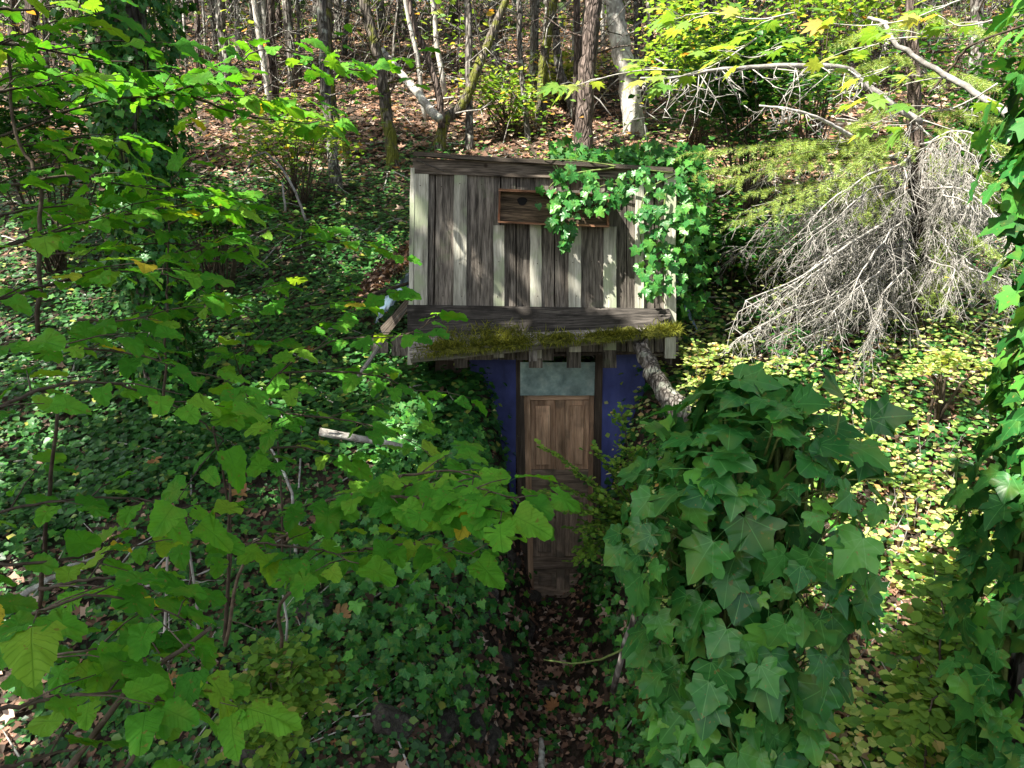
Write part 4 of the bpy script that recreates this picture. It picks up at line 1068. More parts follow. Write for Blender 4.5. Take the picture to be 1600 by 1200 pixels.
def thicket():
    b_ = MB()
    for i in range(3000):
        y = R.uniform(13, 36); px = R.uniform(-80, 1680); x = (px - 800) / F * y
        z = hz(x, y) + R.uniform(-.2, 3.5) * (.5 + .5 * R.random())
        L = R.uniform(.6, 2.4); a = R.gauss(0, .55) if R.random() < .6 else R.uniform(-1.5, 1.5)
        d = Vector((math.sin(a), R.uniform(-.4, .4), math.cos(a)))
        p = Vector((x, y, z))
        w = R.uniform(.005, .014) * (1 + (y - 13) * .03)
        b_.tube([p, p + d * L * .5 + Vector((R.uniform(-.1, .1), 0, 0)), p + d * L], [w, w * .8, w * .3], 3, cap=False)
    o_ = b_.build('brush_thicket', M_BARK, smooth=True); tag(o_, 'tangle of grey bare brush among the trunks up the slope', kind='stuff')
    n = 26000
    y = rng.uniform(15, 42, n); px = rng.uniform(-100, 1700, n); x = (px - 800) / F * y
    zz = hgt(x, y) + rng.uniform(0, 1, n) ** 1.2 * 6.0
    k = np.sin(x * 1.3 + zz * 1.1) + np.sin(y * .9 + zz * 2.1 + x * .4) + np.where(px > 1000, .6, -.1) + rng.normal(0, .5, n) > .35
    pts = np.stack([x, y, zz], 1)[k]; m = len(pts)
    d, nr = rnd_dirs(m, .8, .6)
    stuff('far_foliage', scatter_mesh('far_foliage', T_leaf, pts, d, nr, rng.uniform(.10, .24, m), M_VMPJ), 'scattered sunlit leaves among the far trunks')
    n = 26000
    y = rng.uniform(24, 46, n); px = rng.uniform(-100, 1700, n); x = (px - 800) / F * y
    zz = hgt(x, y) + rng.uniform(0, 1, n) * 10.0
    k = np.sin(x * .8 + zz * .7) + np.sin(y * .6 + zz * 1.3 + x * .9) + rng.normal(0, .5, n) > -0.4
    pts = np.stack([x, y, zz], 1)[k]; m = len(pts)
    d = rng.normal(0, 1, (m, 3)); d[:, 2] = -np.abs(d[:, 2]) * .7
    stuff('far_conifer_foliage', scatter_mesh('far_conifer_foliage', T_leaf, pts, d, rng.normal(0, 1, (m, 3)), rng.uniform(.15, .4, m), M_CON), 'dark conifer foliage filling the top of the slope')
thicket()

# ------------------------------------------------------------------ fir with dead lower branches
FIR = None
def fir():
    Y = 6.6
    base = P(1432, 530, Y); base.z = hz(base.x, base.y)
    root = empty('fir_tree', base, 'young fir with drooping dead grey lower branches and light green sprays', 'fir tree')
    path = smooth_path([base - Vector((0, 0, .1)), P(1436, 380, Y), P(1430, 230, Y), P(1426, 80, Y), P(1424, -100, Y), P(1424, -700, Y)], 8, .008)
    b_ = MB(); b_.tube(path, [0.085 * (1 - .6 * i / len(path)) for i in range(len(path))], 10, .15); b_.build('trunk', M_BARKR, root, smooth=True)
    # dead branches
    for k in range(64):
        s = R.uniform(225, 440); q = P(1432, s, Y)
        if R.random() < .8: ex, ey = R.uniform(1130, 1410), s + R.uniform(0, 150)
        else: ex, ey = R.uniform(1480, 1590), s + R.uniform(-20, 80)
        e = P(ex, min(ey, 530), Y + R.uniform(-1.6, .7))
        e.z = max(e.z, hz(e.x, e.y) + .15)
        mid = q.lerp(e, .5) + Vector((0, 0, R.uniform(.0, .16)))
        pp = smooth_path([q, q.lerp(mid, .5) + Vector((R.uniform(-.05, .05), R.uniform(-.08, .08), R.uniform(-.03, .06))), mid, mid.lerp(e, .5) + Vector((R.uniform(-.06, .06), R.uniform(-.08, .08), R.uniform(-.06, .04))), e], 4, .016)
        b_ = MB(); b_.tube(pp, np.linspace(.014, .003, len(pp)).tolist(), 4)
        sd = (e - q).normalized()
        for _ in range(36):
            i = R.randrange(2, len(pp)); p0 = pp[i]
            L = R.uniform(.1, .5) * (1.1 - .35 * i / len(pp))
            d = Vector((sd.x * R.uniform(.1, .9) + R.gauss(0, .25), R.gauss(0, .35) + sd.y * .2, -R.uniform(.4, 1.0))).normalized()
            p1 = p0 + d * L * .5; p2 = p0 + d * L + Vector((R.uniform(-.03, .03), R.uniform(-.03, .03), -L * .1))
            b_.tube([p0, p1, p2], [.0034, .0027, .001], 3, cap=False)
            for __ in range(6):
                t = R.uniform(.15, .98); p = p0.lerp(p2, t); dd = (d + Vector((R.gauss(0, .9), R.gauss(0, .9), R.gauss(-.2, .4)))).normalized() * L * R.uniform(.15, .4)
                b_.tube([p, p + dd], [.003, .001], 3, cap=False)
        b_.build('dead_branch', M_DEAD, root, smooth=True)
    # live sprays
    def live(q, e, n_side, ndl, lab=None):
        pp = smooth_path([q, q.lerp(e, .5) + Vector((0, 0, .06)), e], 8, .004)
        b_ = MB(); b_.tube(pp, np.linspace(.008, .002, len(pp)).tolist(), 4)
        seg = [(pp[i], pp[i + 1]) for i in range(3, len(pp) - 1)]
        sd = (e - q).normalized(); lat = sd.cross(Vector((0, 0, 1))).normalized()
        for j in range(n_side):
            i = R.randrange(3, len(pp)); p0 = pp[i]; L = R.uniform(.1, .32) * (1.2 - .7 * i / len(pp))
            d = (sd * .7 + lat * R.choice((-1, 1)) * R.uniform(.5, 1) + Vector((0, 0, R.uniform(-.35, .05)))).normalized()
            p2 = p0 + d * L - Vector((0, 0, L * .25)); pm = p0 + d * L * .5
            b_.tube([p0, pm, p2], [.002, .0016, .001], 3, cap=False); seg += [(p0, pm), (pm, p2)]
        br = b_.build('live_branch', M_TWIG, root, smooth=True)
        A = np.array([s_[0] for s_ in seg]); B = np.array([s_[1] for s_ in seg])
        w = np.linalg.norm(B - A, axis=1); w = w / w.sum()
        ii = rng.choice(len(seg), ndl, p=w); t = rng.random((ndl, 1))
        pos = A[ii] + (B[ii] - A[ii]) * t; ax = unit(B[ii] - A[ii])
        rd = rng.normal(0, 1, (ndl, 3)); rd[:, 2] *= .45; rd -= ax * np.sum(rd * ax, 1, keepdims=True); rd = unit(rd)
        me = scatter_mesh('needles', T_needle, pos, rd + ax * .7, rng.normal(0, 1, (ndl, 3)), rng.uniform(.024, .042, ndl), M_NDL, origin=ORG[br])
        o_ = place('needles', me, Matrix.Translation(ORG[br]), br); o_['kind'] = 'stuff'
    for (a, c, ex, ey, Ye) in [(1430, 225, 1120, 235, 6.2), (1430, 250, 1090, 270, 6.0), (1430, 290, 1150, 345, 5.6), (1430, 235, 1080, 240, 5.6), (1430, 228, 1150, 262, 5.9), (1430, 250, 1110, 285, 5.5), (1430, 240, 1230, 225, 6.0), (1430, 262, 1170, 330, 5.3), (1430, 200, 1300, 290, 5.4), (1430, 215, 1240, 245, 6.2), (1432, 285, 1180, 300, 6.0),
                               (1432, 180, 1560, 190, 6.2), (1432, 200, 1590, 240, 5.8), (1432, 240, 1570, 290, 5.9), (1432, 280, 1600, 330, 5.9), (1432, 330, 1560, 400, 6.0), (1432, 350, 1500, 440, 6.1), (1432, 400, 1470, 480, 6.0),
                               (1432, 160, 1330, 200, 6.1), (1430, 120, 1540, 130, 6.0), (1428, 90, 1330, 120, 6.1), (1430, 300, 1340, 340, 5.9), (1430, 40, 1330, 60, 6.2), (1428, 30, 1560, 60, 6.0), (1430, 380, 1590, 470, 6.0)]:
        live(P(a, c, Y), P(ex, ey, Ye), 50, 3400)
fir()

# dead pale boughs at the upper right
def bough(label, ctrl, r0, r1, twigs=26, hang=0.25, mat=None, sub=6):
    root = empty('dead_bough', P(*ctrl[0]), label, 'branch', None)
    pp = smooth_path([P(*c_) for c_ in ctrl], sub, .008)
    b_ = MB(); b_.tube(pp, np.linspace(r0, r1, len(pp)).tolist(), 7, .15); b_.build('bough', mat or M_DEAD, root, smooth=True)
    b_ = MB()
    for _ in range(twigs):
        i = R.randrange(1, len(pp)); p0 = pp[i]; L = R.uniform(.06, hang)
        d = Vector((R.gauss(0, .5), R.gauss(0, .5), -R.uniform(.2, 1))).normalized()
        p1 = p0 + d * L * .5 + Vector((R.uniform(-.02, .02), 0, 0)); p2 = p0 + d * L
        b_.tube([p0, p1, p2], [.004, .003, .001], 3)
        for __ in range(3):
            q = p0.lerp(p2, R.uniform(.3, 1)); b_.tube([q, q + Vector((R.gauss(0, 1), R.gauss(0, 1), R.gauss(-.3, .6))).normalized() * L * .35], [.003, .001], 3)
    b_.build('twigs', mat or M_DEAD, root, smooth=True, kind='stuff')
bough('long pale dead bough running level above the fir sprays', [(1000, 122, 4.6), (1055, 121, 4.6), (1100, 112, 4.5), (1145, 107, 4.5), (1230, 103, 4.4), (1320, 107, 4.4), (1362, 140, 4.4), (1440, 192, 4.3)], .006, .020, 60, .35)
bough('straight pale dead bough slanting down to the ivy column at the upper right', [(1355, 28, 4.2), (1384, 36, 4.1), (1398, 66, 4.0), (1460, 108, 3.9), (1535, 152, 3.7), (1610, 205, 3.5)], .008, .018, 14, .15)
bough('darker dead bough below the long pale level one', [(1185, 165, 5.2), (1240, 172, 5.2), (1290, 190, 5.3), (1332, 214, 5.4)], .006, .016, 22, .25)
bough('thin pale dead branch low left of the fir, hanging over the slope', [(1430, 320, 6.4), (1330, 380, 5.8), (1255, 430, 5.4), (1165, 470, 5.0)], .014, .004, 30, .2)
bough('thin dark vine crossing behind the ivy column at the upper right', [(1600, 40, 4.0), (1520, 70, 4.2), (1490, 100, 4.3), (1450, 150, 4.4)], .006, .008, 8, .15, M_TWIG)

# ------------------------------------------------------------------ leafy sprays (hazel and vine maple)
def spray(root, sb, ctrl, meshes, spacing=0.09, size=(0.07, 0.11), tw=(0.10, 0.28), node=0.05, rad=0.0042, cnt=None, lift=0.05, upj=0.35, droop=-0.2, maxn=300):
    pts = smooth_path([P(*c_) for c_ in ctrl], 6, .006)
    sb.tube(pts, np.linspace(rad, rad * .35, len(pts)).tolist(), 5)
    L = 0; nxt = spacing * .4; side = 1
    def leaf(p, d, s):
        if cnt[0] >= maxn: return
        cnt[0] += 1
        nn = Vector((R.gauss(0, upj), R.gauss(-.2, upj), 1))
        dd = Vector(d).normalized(); dd.z += droop + R.gauss(0, .12)
        M_ = LM(Vector(p) + dd.normalized() * s * .22, dd, nn, s)
        place('leaf', R.choice(meshes), M_, root)
    for i in range(1, len(pts)):
        seg = pts[i] - pts[i - 1]; sl = seg.length
        t = seg.normalized()
        while L + sl > nxt:
            q = pts[i - 1] + t * (nxt - L)
            lat = t.cross(Vector((0, 0, 1)));
            if lat.length < .3: lat = Vector((R.uniform(-1, 1), R.uniform(-1, 1), 0))
            lat.normalize()
            d = (lat * side * R.uniform(.6, 1) + t * R.uniform(.3, .8) + Vector((0, 0, R.uniform(-.1, .25)))).normalized()
            side = -side
            tl = R.uniform(*tw)
            tp = [q, q + d * tl * .5 + Vector((0, 0, lift * tl)), q + d * tl]
            sb.tube(tp, [rad * .45, rad * .35, rad * .2], 4)
            k = node * .7; s2 = 1
            l2 = d.cross(Vector((0, 0, 1)));
            if l2.length < .1: l2 = lat
            l2.normalize()
            while k < tl:
                pq = q.lerp(tp[2], k / tl)
                leaf(pq, l2 * s2 * .9 + d * .5, R.uniform(*size) * (.7 + .3 * k / tl))
                s2 = -s2; k += node * R.uniform(.8, 1.3)
            leaf(tp[2], d, R.uniform(*size) * 1.05)
            nxt += spacing * R.uniform(.7, 1.3)
        L += sl
    leaf(pts[-1], t, size[1])

def shrub(name, label, cat, sprays, meshes, stem_mat=M_TWIG, stems=(), group=None, **kw):
    c0 = sprays[0][0]
    b0 = P(*c0); root = empty(name, (b0.x, b0.y, hz(b0.x, b0.y)), label, cat, group)
    sb = MB(); cnt = [0]
    for s_ in sprays: spray(root, sb, s_, meshes, cnt=cnt, **kw)
    for s_ in stems:
        pts = [P(*c_) for c_ in s_]
        sb.tube(smooth_path(pts, 5, .004), np.linspace(.006, .0035, (len(pts) - 1) * 5 + 1).tolist(), 6)
    sb.build('branches', stem_mat, root, smooth=True, kind='stuff')
    return cnt[0]

CN = []
GH = 'hazel shrubs filling the left side'
CN.append(shrub('hazel_shrub', 'hazel boughs with sunlit leaves reaching across the upper left', 'shrub',
    [[(-40, 225, 1.85), (0, 212, 1.9), (136, 164, 2.0), (240, 150, 2.1), (330, 150, 2.2), (424, 158, 2.3)], [(230, 155, 2.05), (292, 136, 2.1), (348, 112, 2.2), (416, 76, 2.3), (500, 95, 2.4)],
     [(-60, 90, 1.5), (0, 70, 1.6), (60, 75, 1.7), (130, 90, 1.8), (200, 110, 1.9)], [(-40, 10, 1.6), (30, 15, 1.7), (90, 10, 1.8)], [(-60, 150, 1.6), (20, 140, 1.7), (90, 130, 1.8), (160, 120, 2)],
     [(300, 150, 2.2), (380, 180, 2.35), (460, 190, 2.5), (520, 200, 2.6)], [(500, 95, 2.4), (560, 110, 2.5), (600, 100, 2.6)]], HZL, spacing=.065, size=(.05, .08), tw=(.08, .26)))
CN.append(shrub('hazel_shrub', 'hazel with layered leaves at the left edge below the sunlit boughs', 'shrub',
    [[(-40, 300, 1.6), (40, 285, 1.7), (110, 275, 1.8), (200, 290, 1.95), (270, 300, 2.05)], [(-40, 400, 1.6), (60, 370, 1.7), (150, 345, 1.9), (250, 325, 2.1), (330, 315, 2.3)],
     [(-40, 350, 1.9), (30, 330, 2.0), (110, 320, 2.1), (180, 310, 2.2)], [(-40, 480, 1.5), (60, 450, 1.6), (160, 425, 1.75), (260, 430, 1.9), (320, 455, 2.0)],
     [(-20, 240, 1.9), (60, 225, 2), (140, 215, 2.1), (200, 240, 2.2)], [(60, 400, 2.3), (160, 390, 2.4), (260, 380, 2.5), (370, 395, 2.6)]], HZL, stems=[[(60, 520, 1.8), (62, 360, 1.8), (60, 280, 1.8), (24, 208, 1.8), (10, 60, 1.8)]], spacing=.065, size=(.05, .08), tw=(.08, .26)))
CN.append(shrub('hazel_shrub', 'hazel growing upright before the lower part of the ivy clad tree', 'shrub',
    [[(262, 470, 2.4), (262, 400, 2.4), (264, 340, 2.4), (268, 275, 2.4)], [(262, 370, 2.4), (200, 350, 2.4), (150, 360, 2.3)], [(262, 350, 2.4), (330, 330, 2.5), (380, 320, 2.5)], [(264, 400, 2.4), (340, 380, 2.4), (420, 360, 2.5)],
     [(300, 500, 2.3), (360, 470, 2.4), (430, 450, 2.5)], [(440, 395, 2.6), (510, 378, 2.7), (580, 388, 2.8)], [(120, 500, 2.1), (200, 500, 2.1), (280, 480, 2.2)], [(470, 480, 2.6), (540, 470, 2.7), (600, 460, 2.8)]], HZL,
    stems=[[(255, 640, 2.4), (262, 470, 2.4)]], spacing=.07, size=(.048, .078), tw=(.08, .24)))
CN.append(shrub('hazel_shrub', 'hazel whose branch tip crosses the left end of the visor roof', 'shrub',
    [[(333, 667, 2.2), (387, 633, 2.2), (437, 583, 2.2), (520, 533, 2.2), (625, 525, 2.2), (680, 500, 2.2)], [(387, 633, 2.2), (378, 570, 2.2), (410, 520, 2.2), (420, 500, 2.2)], [(437, 583, 2.2), (520, 580, 2.2), (600, 590, 2.2), (650, 612, 2.2)],
     [(400, 640, 2.2), (480, 650, 2.1), (560, 660, 2.1), (650, 690, 2.1)], [(330, 560, 2.3), (400, 545, 2.3), (470, 520, 2.3)], [(400, 700, 2.2), (480, 700, 2.2), (540, 720, 2.2)]], HZL,
    stems=[[(350, 1000, 2.3), (358, 800, 2.3), (333, 667, 2.2)]], spacing=.085, size=(.05, .085), tw=(.07, .22)))
CN.append(shrub('hazel_shrub', 'hazel with large dark shaded leaves at the middle of the left edge', 'shrub',
    [[(-60, 650, 1.15), (0, 635, 1.2), (100, 600, 1.3), (200, 605, 1.4), (300, 650, 1.5), (350, 690, 1.5)], [(-60, 560, 1.4), (40, 545, 1.5), (140, 545, 1.6), (240, 560, 1.7), (330, 600, 1.8)],
     [(-60, 830, 1.4), (0, 800, 1.4), (120, 780, 1.45), (220, 780, 1.5), (300, 810, 1.5)], [(-60, 880, 1.4), (60, 880, 1.4), (150, 865, 1.5), (230, 850, 1.6)]], HZL, stems=[[(60, 960, 1.6), (75, 800, 1.5), (90, 640, 1.4)]], spacing=.08, size=(.055, .09), tw=(.08, .22)))
CN.append(shrub('hazel_shrub', 'hazel with the biggest bright leaves in the bottom left corner', 'shrub',
    [[(-60, 1010, .95), (0, 985, 1.0), (80, 950, 1.0), (170, 930, 1.05), (290, 970, 1.15)], [(-60, 1130, .9), (0, 1110, .9), (90, 1090, .95), (190, 1080, 1.0), (260, 1095, 1.05)], [(170, 1260, 1.0), (220, 1150, 1.05), (250, 1070, 1.1), (270, 1020, 1.15)],
     [(-60, 1060, 1.05), (20, 1040, 1.1), (110, 1020, 1.1), (180, 1010, 1.15)], [(-60, 1230, .85), (40, 1190, .9), (120, 1170, .95)], [(60, 920, 1.2), (150, 905, 1.25), (230, 900, 1.3)]], HZL, stems=[[(60, 1260, 1.0), (200, 1080, 1.05), (330, 980, 1.15)]], spacing=.07, size=(.052, .088), tw=(.06, .17)))
CN.append(shrub('hazel_shrub', 'hazel sprays of bright green leaves hanging in front of the path left of the door', 'shrub',
    [[(480, 790, 1.9), (590, 765, 1.75), (680, 755, 1.65), (760, 765, 1.55), (815, 785, 1.5)], [(560, 860, 1.8), (640, 850, 1.75), (700, 855, 1.7), (740, 868, 1.65)], [(350, 850, 1.8), (430, 850, 1.75), (500, 860, 1.7), (560, 880, 1.6)],
     [(620, 745, 1.75), (700, 735, 1.7), (750, 745, 1.65)], [(600, 775, 1.6), (670, 780, 1.55), (730, 790, 1.5), (790, 800, 1.45)]], HZL, stems=[[(352, 1010, 1.9), (380, 880, 1.9), (480, 820, 1.9)], [(440, 1010, 1.9), (448, 930, 1.8), (560, 890, 1.8)]], spacing=.05, size=(.055, .09), tw=(.05, .12), node=.04))
# vine maple
CN.append(shrub('vine_maple', 'vine maple sprays of small lobed leaves above the ivy on the shed', 'shrub',
    [[(1180, 60, 3.6), (1120, 100, 3.5), (1060, 120, 3.4), (1010, 125, 3.4)], [(1250, 60, 3.6), (1180, 90, 3.5), (1130, 75, 3.4)], [(1060, 110, 3.6), (1000, 110, 3.6), (930, 125, 3.6), (885, 140, 3.6)], [(1240, 20, 3.4), (1180, 30, 3.4), (1100, 20, 3.4), (1050, 30, 3.4)]],
    VML, stem_mat=M_DEAD, spacing=.16, size=(.07, .10), tw=(.1, .25), node=.09))
CN.append(shrub('vine_maple', 'vine maple leaves hanging over the pale dead boughs at the upper right', 'shrub',
    [[(1500, 0, 3.4), (1420, 30, 3.4), (1350, 40, 3.5), (1290, 35, 3.5)], [(1480, 60, 3.5), (1400, 60, 3.5), (1340, 80, 3.5)], [(1560, 130, 3.2), (1500, 165, 3.3), (1440, 180, 3.4), (1410, 200, 3.4)], [(1400, 100, 3.6), (1350, 120, 3.6), (1300, 115, 3.6)], [(1480, 120, 3.6), (1420, 130, 3.6), (1380, 150, 3.6)],
     [(1560, 30, 3.3), (1500, 40, 3.3), (1460, 20, 3.4)]],
    VML, stem_mat=M_DEAD, spacing=.14, size=(.07, .10), tw=(.1, .25), node=.09))
CN.append(shrub('vine_maple', 'thin pale green sapling left of the crooked mossy tree', 'shrub',
    [[(545, 230, 5.5), (535, 150, 5.5), (520, 100, 5.5)], [(540, 180, 5.5), (600, 150, 5.5), (620, 130, 5.5)], [(545, 200, 5.5), (490, 190, 5.5)]], HZL, spacing=.25, size=(.07, .1), tw=(.12, .3), node=.1))
print('spray leaves', CN)

# ------------------------------------------------------------------ ivy
def ivy_leaf(root, p, out, s, tipdown=.8, jit=.3, kind=None):
    out = Vector(out).normalized()
    d = Vector((R.gauss(0, .45), R.gauss(0, .3), -tipdown)) + out * .35
    n = out + Vector((R.gauss(0, jit), R.gauss(0, jit), R.gauss(.6, jit)))
    return place('leaf', R.choice(IVL), LM(p, d, n, s), root)

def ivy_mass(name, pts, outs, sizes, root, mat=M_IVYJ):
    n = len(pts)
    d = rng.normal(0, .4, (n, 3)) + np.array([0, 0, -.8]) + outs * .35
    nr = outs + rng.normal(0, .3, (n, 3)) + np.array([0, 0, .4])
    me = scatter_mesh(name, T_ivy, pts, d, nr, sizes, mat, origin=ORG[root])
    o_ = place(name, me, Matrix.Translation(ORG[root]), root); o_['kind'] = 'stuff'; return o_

def ivy_stump():
    cx_, cy_ = 0.56, 1.62
    gz = hz(cx_, cy_)
    root = empty('ivy_stump', (cx_, cy_, gz), 'tall broken tree stump smothered in big glossy ivy leaves, right of the path', 'ivy stump')
    b_ = MB(); b_.tube(smooth_path([(cx_, cy_, gz - .1), (cx_ - .01, cy_, gz + 1), (cx_ + .01, cy_ + .02, 2.9), (cx_, cy_, 3.42)], 8, .006), np.linspace(.13, .075, 25).tolist(), 14, .14)
    b_.build('trunk', M_BARK, root, smooth=True)
    b_ = MB()
    for k in range(26):
        a = R.uniform(0, 6.28); z = gz; pp = []
        while z < 3.55:
            rr = .13 + .04 * math.sin(z * 3 + k) + (.05 if z > 3.2 else 0) * R.random() - .03 * (z - gz) / 3
            pp.append((cx_ + math.cos(a) * rr, cy_ + math.sin(a) * rr, z)); z += .14; a += R.gauss(0, .13)
        b_.tube(pp, R.uniform(.003, .008), 5)
    b_.build('vine_stems', M_STEM, root, smooth=True, kind='stuff')
    ps = MB()
    # profile: radius against height
    def rad(z, a):
        t = np.interp(z, [0.6, 1.8, 2.5, 2.8, 3.05, 3.3, 3.48, 3.60, 3.68], [.17, .17, .18, .19, .22, .26, .26, .19, .07])
        return t * (1 + .13 * math.sin(a * 3 + z * 5) + .08 * math.sin(a * 5 - z * 9))
    got = 0; tries = 0
    cells = []
    while got < 294 and tries < 40000:
        tries += 1
        z = R.uniform(2.62, 3.68); a = R.uniform(-math.pi * 1.03, math.pi * .03)
        r = rad(z, a) * R.uniform(.80, 1.06)
        s = R.choice([R.uniform(.035, .055), R.uniform(.055, .08), R.uniform(.07, .095), R.uniform(.08, .115)])
        x, y = cx_ + math.cos(a) * r * 1.05, cy_ + math.sin(a) * r
        p = Vector((x, y, z))
        if any((p - q).length < (s + s2) * .2 for q, s2 in cells): continue
        cells.append((p, s)); got += 1
        out = Vector((math.cos(a), math.sin(a), .35 + (1.3 if z > 3.45 else 0) * (z - 3.4) * 4))
        ivy_leaf(root, p, out, s, tipdown=.75 if z < 3.45 else .3, jit=.42)
        if R.random() < .35:
            q = Vector((cx_ + math.cos(a) * .12, cy_ + math.sin(a) * .12, z - .1)); ps.tube([q, q.lerp(p, .6) + Vector((0, 0, .02)), p], [.003, .0024, .0018], 4)
    print('stump leaves', got)
    ps.build('leaf_stalks', M_STEM, root, smooth=True, kind='stuff')
    # tall single leaves at the upper right
    for (px, py, Y, s) in [(1318, 622, 1.48, .115), (1240, 632, 1.5, .09), (1296, 712, 1.42, .085), (1360, 655, 1.56, .09), (1340, 735, 1.5, .085)]:
        p = P(px, py, Y); q_ = Vector((cx_ + .1, cy_ - .1, p.z - .22)); ps2 = MB()
        ps2.tube([q_, q_.lerp(p, .5) + Vector((.02, 0, -.02)), p], [.0035, .003, .002], 5); ps2.build('leaf_stalk', M_STEM, root, smooth=True)
        place('leaf', R.choice(IVL[:2]), LM(p, (R.uniform(-.5, .7), -.35, R.uniform(.1, .5)), (R.gauss(0, .2), -1, .9), s), root)
    n = 4200
    z = rng.uniform(gz, 3.66, n); a = rng.uniform(-np.pi, np.pi, n)
    r = np.array([rad(zz, aa) for zz, aa in zip(z, a)]) * rng.uniform(.45, .9, n)
    front = (np.sin(a) < .1) & (z > 2.6)
    r = np.where(front, r * .78, r)
    keep = rng.random(n) < np.where(front, .5, 1)
    outs = np.stack([np.cos(a), np.sin(a), np.full(n, .2)], 1)
    pts = np.stack([cx_ + np.cos(a) * r, cy_ + np.sin(a) * r, z], 1)
    ivy_mass('ivy_mass', pts[keep], outs[keep], rng.uniform(.04, .08, keep.sum()), root)
ivy_stump()

def ivy_column(name, label, cx_, cy_, z0, z1, zvis, rfun, lsize, nleaf, njoin, trunk_r, minsep=.3, cat='ivy clad tree', arc=(-math.pi, 0), lean=0):
    gz = hz(cx_, cy_)
    root = empty(name, (cx_, cy_, gz), label, cat)
    def cxz(z): return cx_ + lean * (z - gz)
    b_ = MB(); b_.tube(smooth_path([(cxz(gz), cy_, gz - .1), (cxz(gz + (z1 - gz) * .4), cy_, gz + (z1 - gz) * .4), (cxz(z1), cy_, z1)], 10, .01), np.linspace(trunk_r, trunk_r * .7, 21).tolist(), 10, .1); b_.build('trunk', M_BARK, root, smooth=True)
    b_ = MB()
    for k in range(12):
        a = R.uniform(0, 6.28); z = gz; pp = []
        while z < z1:
            rr = trunk_r + .02; pp.append((cxz(z) + math.cos(a) * rr, cy_ + math.sin(a) * rr, z)); z += .2; a += R.gauss(0, .12)
        b_.tube(pp, .008, 4)
    b_.build('vine_stems', M_STEM, root, smooth=True, kind='stuff')
    cells, got, tries = [], 0, 0
    while got < nleaf and tries < 30000:
        tries += 1
        z = R.uniform(*zvis); a = R.uniform(*arc); s = R.uniform(*lsize)
        r = rfun(z, a) * R.uniform(.8, 1.08)
        p = Vector((cxz(z) + math.cos(a) * r, cy_ + math.sin(a) * r, z))
        if any((p - q).length < (s + s2) * minsep * .6 for q, s2 in cells): continue
        cells.append((p, s)); got += 1
        ivy_leaf(root, p, (math.cos(a), math.sin(a), .2), s)
    n = njoin
    z = rng.uniform(z0, z1, n); a = rng.uniform(-np.pi, np.pi, n)
    r = np.array([rfun(zz, aa) for zz, aa in zip(z, a)]) * rng.uniform(.6, 1.0, n)
    outs = np.stack([np.cos(a), np.sin(a), np.full(n, .2)], 1)
    ivy_mass('ivy_mass', np.stack([cx_ + lean * (z - gz) + np.cos(a) * r, cy_ + np.sin(a) * r, z], 1), outs, rng.uniform(lsize[0] * .8, lsize[1] * .9, n), root)
    print(name, got)
    return root
_it = ivy_column('ivy_clad_tree', 'tree wrapped in dark ivy standing left of the shed', -3.05, 6.1, 2.6, 8.5, (3.6, 6.0), lambda z, a: np.interp(z, [2.5, 3.6, 4.4, 5.0, 5.3, 6.0, 9], [.3, .3, .32, .40, .38, .55, .5]) * (1 + .18 * math.sin(a * 3 + z * 4)), (.05, .085), 300, 7000, .18)
ivy_column('ivy_clad_tree', 'ivy clad tree at the right edge of the picture with bright lit leaves', 1.64, 1.95, .9, 6.0, (2.0, 4.75), lambda z, a: np.interp(z, [.9, 2.5, 3.4, 4.2, 4.8, 6], [.22, .22, .25, .27, .33, .35]) * (1 + .2 * math.sin(a * 2 + z * 5)), (.06, .10), 300, 3000, .11, minsep=.3, arc=(-math.pi * 1.25, -math.pi * .1))

place('crown', crown_mesh((-3.0, 6.0, 10.5), 91, 3.0, 2.0, 1300, mat=M_CON, origin=ORG[_it], size=(.2, .4)), Matrix.Translation(ORG[_it]), _it)  # unseen crown, put on this tree to shade the slope behind the shed

def bush(label, px, py, Y, rad, n, mat, size, name='understory_bush', T=None, k=22):
    c = P(px, py, Y); gz = hz(c.x, Y)
    root = empty(name, (c.x, Y, gz), label, 'bush')
    cs = rng.normal(0, 1, (k, 3)); cs = cs / np.linalg.norm(cs, axis=1, keepdims=True) * (rng.random((k, 1)) ** .4) * np.array(rad) * .85
    q = cs[rng.integers(0, k, n)] + rng.normal(0, .16, (n, 3)) * np.array(rad) * 1.3 + np.array(c)
    q = q[q[:, 2] > hgt(q[:, 0], q[:, 1]) + .02]
    d, nr = rnd_dirs(len(q), 1.0, .5)
    o_ = place('foliage', scatter_mesh('foliage', T or T_leaf, q, d, nr, rng.uniform(*size, len(q)), mat, origin=ORG[root]), Matrix.Translation(ORG[root]), root); o_['kind'] = 'stuff'
    b_ = MB()
    for i in range(k):
        e = Vector(cs[i]) + c
        st = Vector((c.x + R.uniform(-.15, .15), Y, gz)); b_.tube([st, st.lerp(e, .5) + Vector((0, 0, .1)), e], [.014, .01, .004], 4)
    b_.build('stems', M_TWIG, root, smooth=True, kind='stuff')
bush('dark green bush in the shade behind the long pale bough', 1180, 150, 9.5, (1.3, .9, .8), 4200, M_GRN, (.06, .11))
bush('tall light green bush between the thick pale trunk and the fir', 1280, 60, 11.5, (1.7, .9, 1.1), 1500, M_VMPJ, (.07, .13))
bush('bush with mixed light leaves just right of the thick pale trunk', 1100, 60, 12.5, (1.2, .9, 1.0), 2200, M_VMPJ, (.07, .12))
bush('dark bush close behind the right side of the fir', 1520, 190, 8.5, (1.0, .7, 1.3), 3600, M_GRN, (.06, .10))
bush('low dark bush in the hollow under the drooping dead fir branches', 1300, 400, 8.0, (1.3, .6, .55), 3600, M_GRN, (.05, .09))
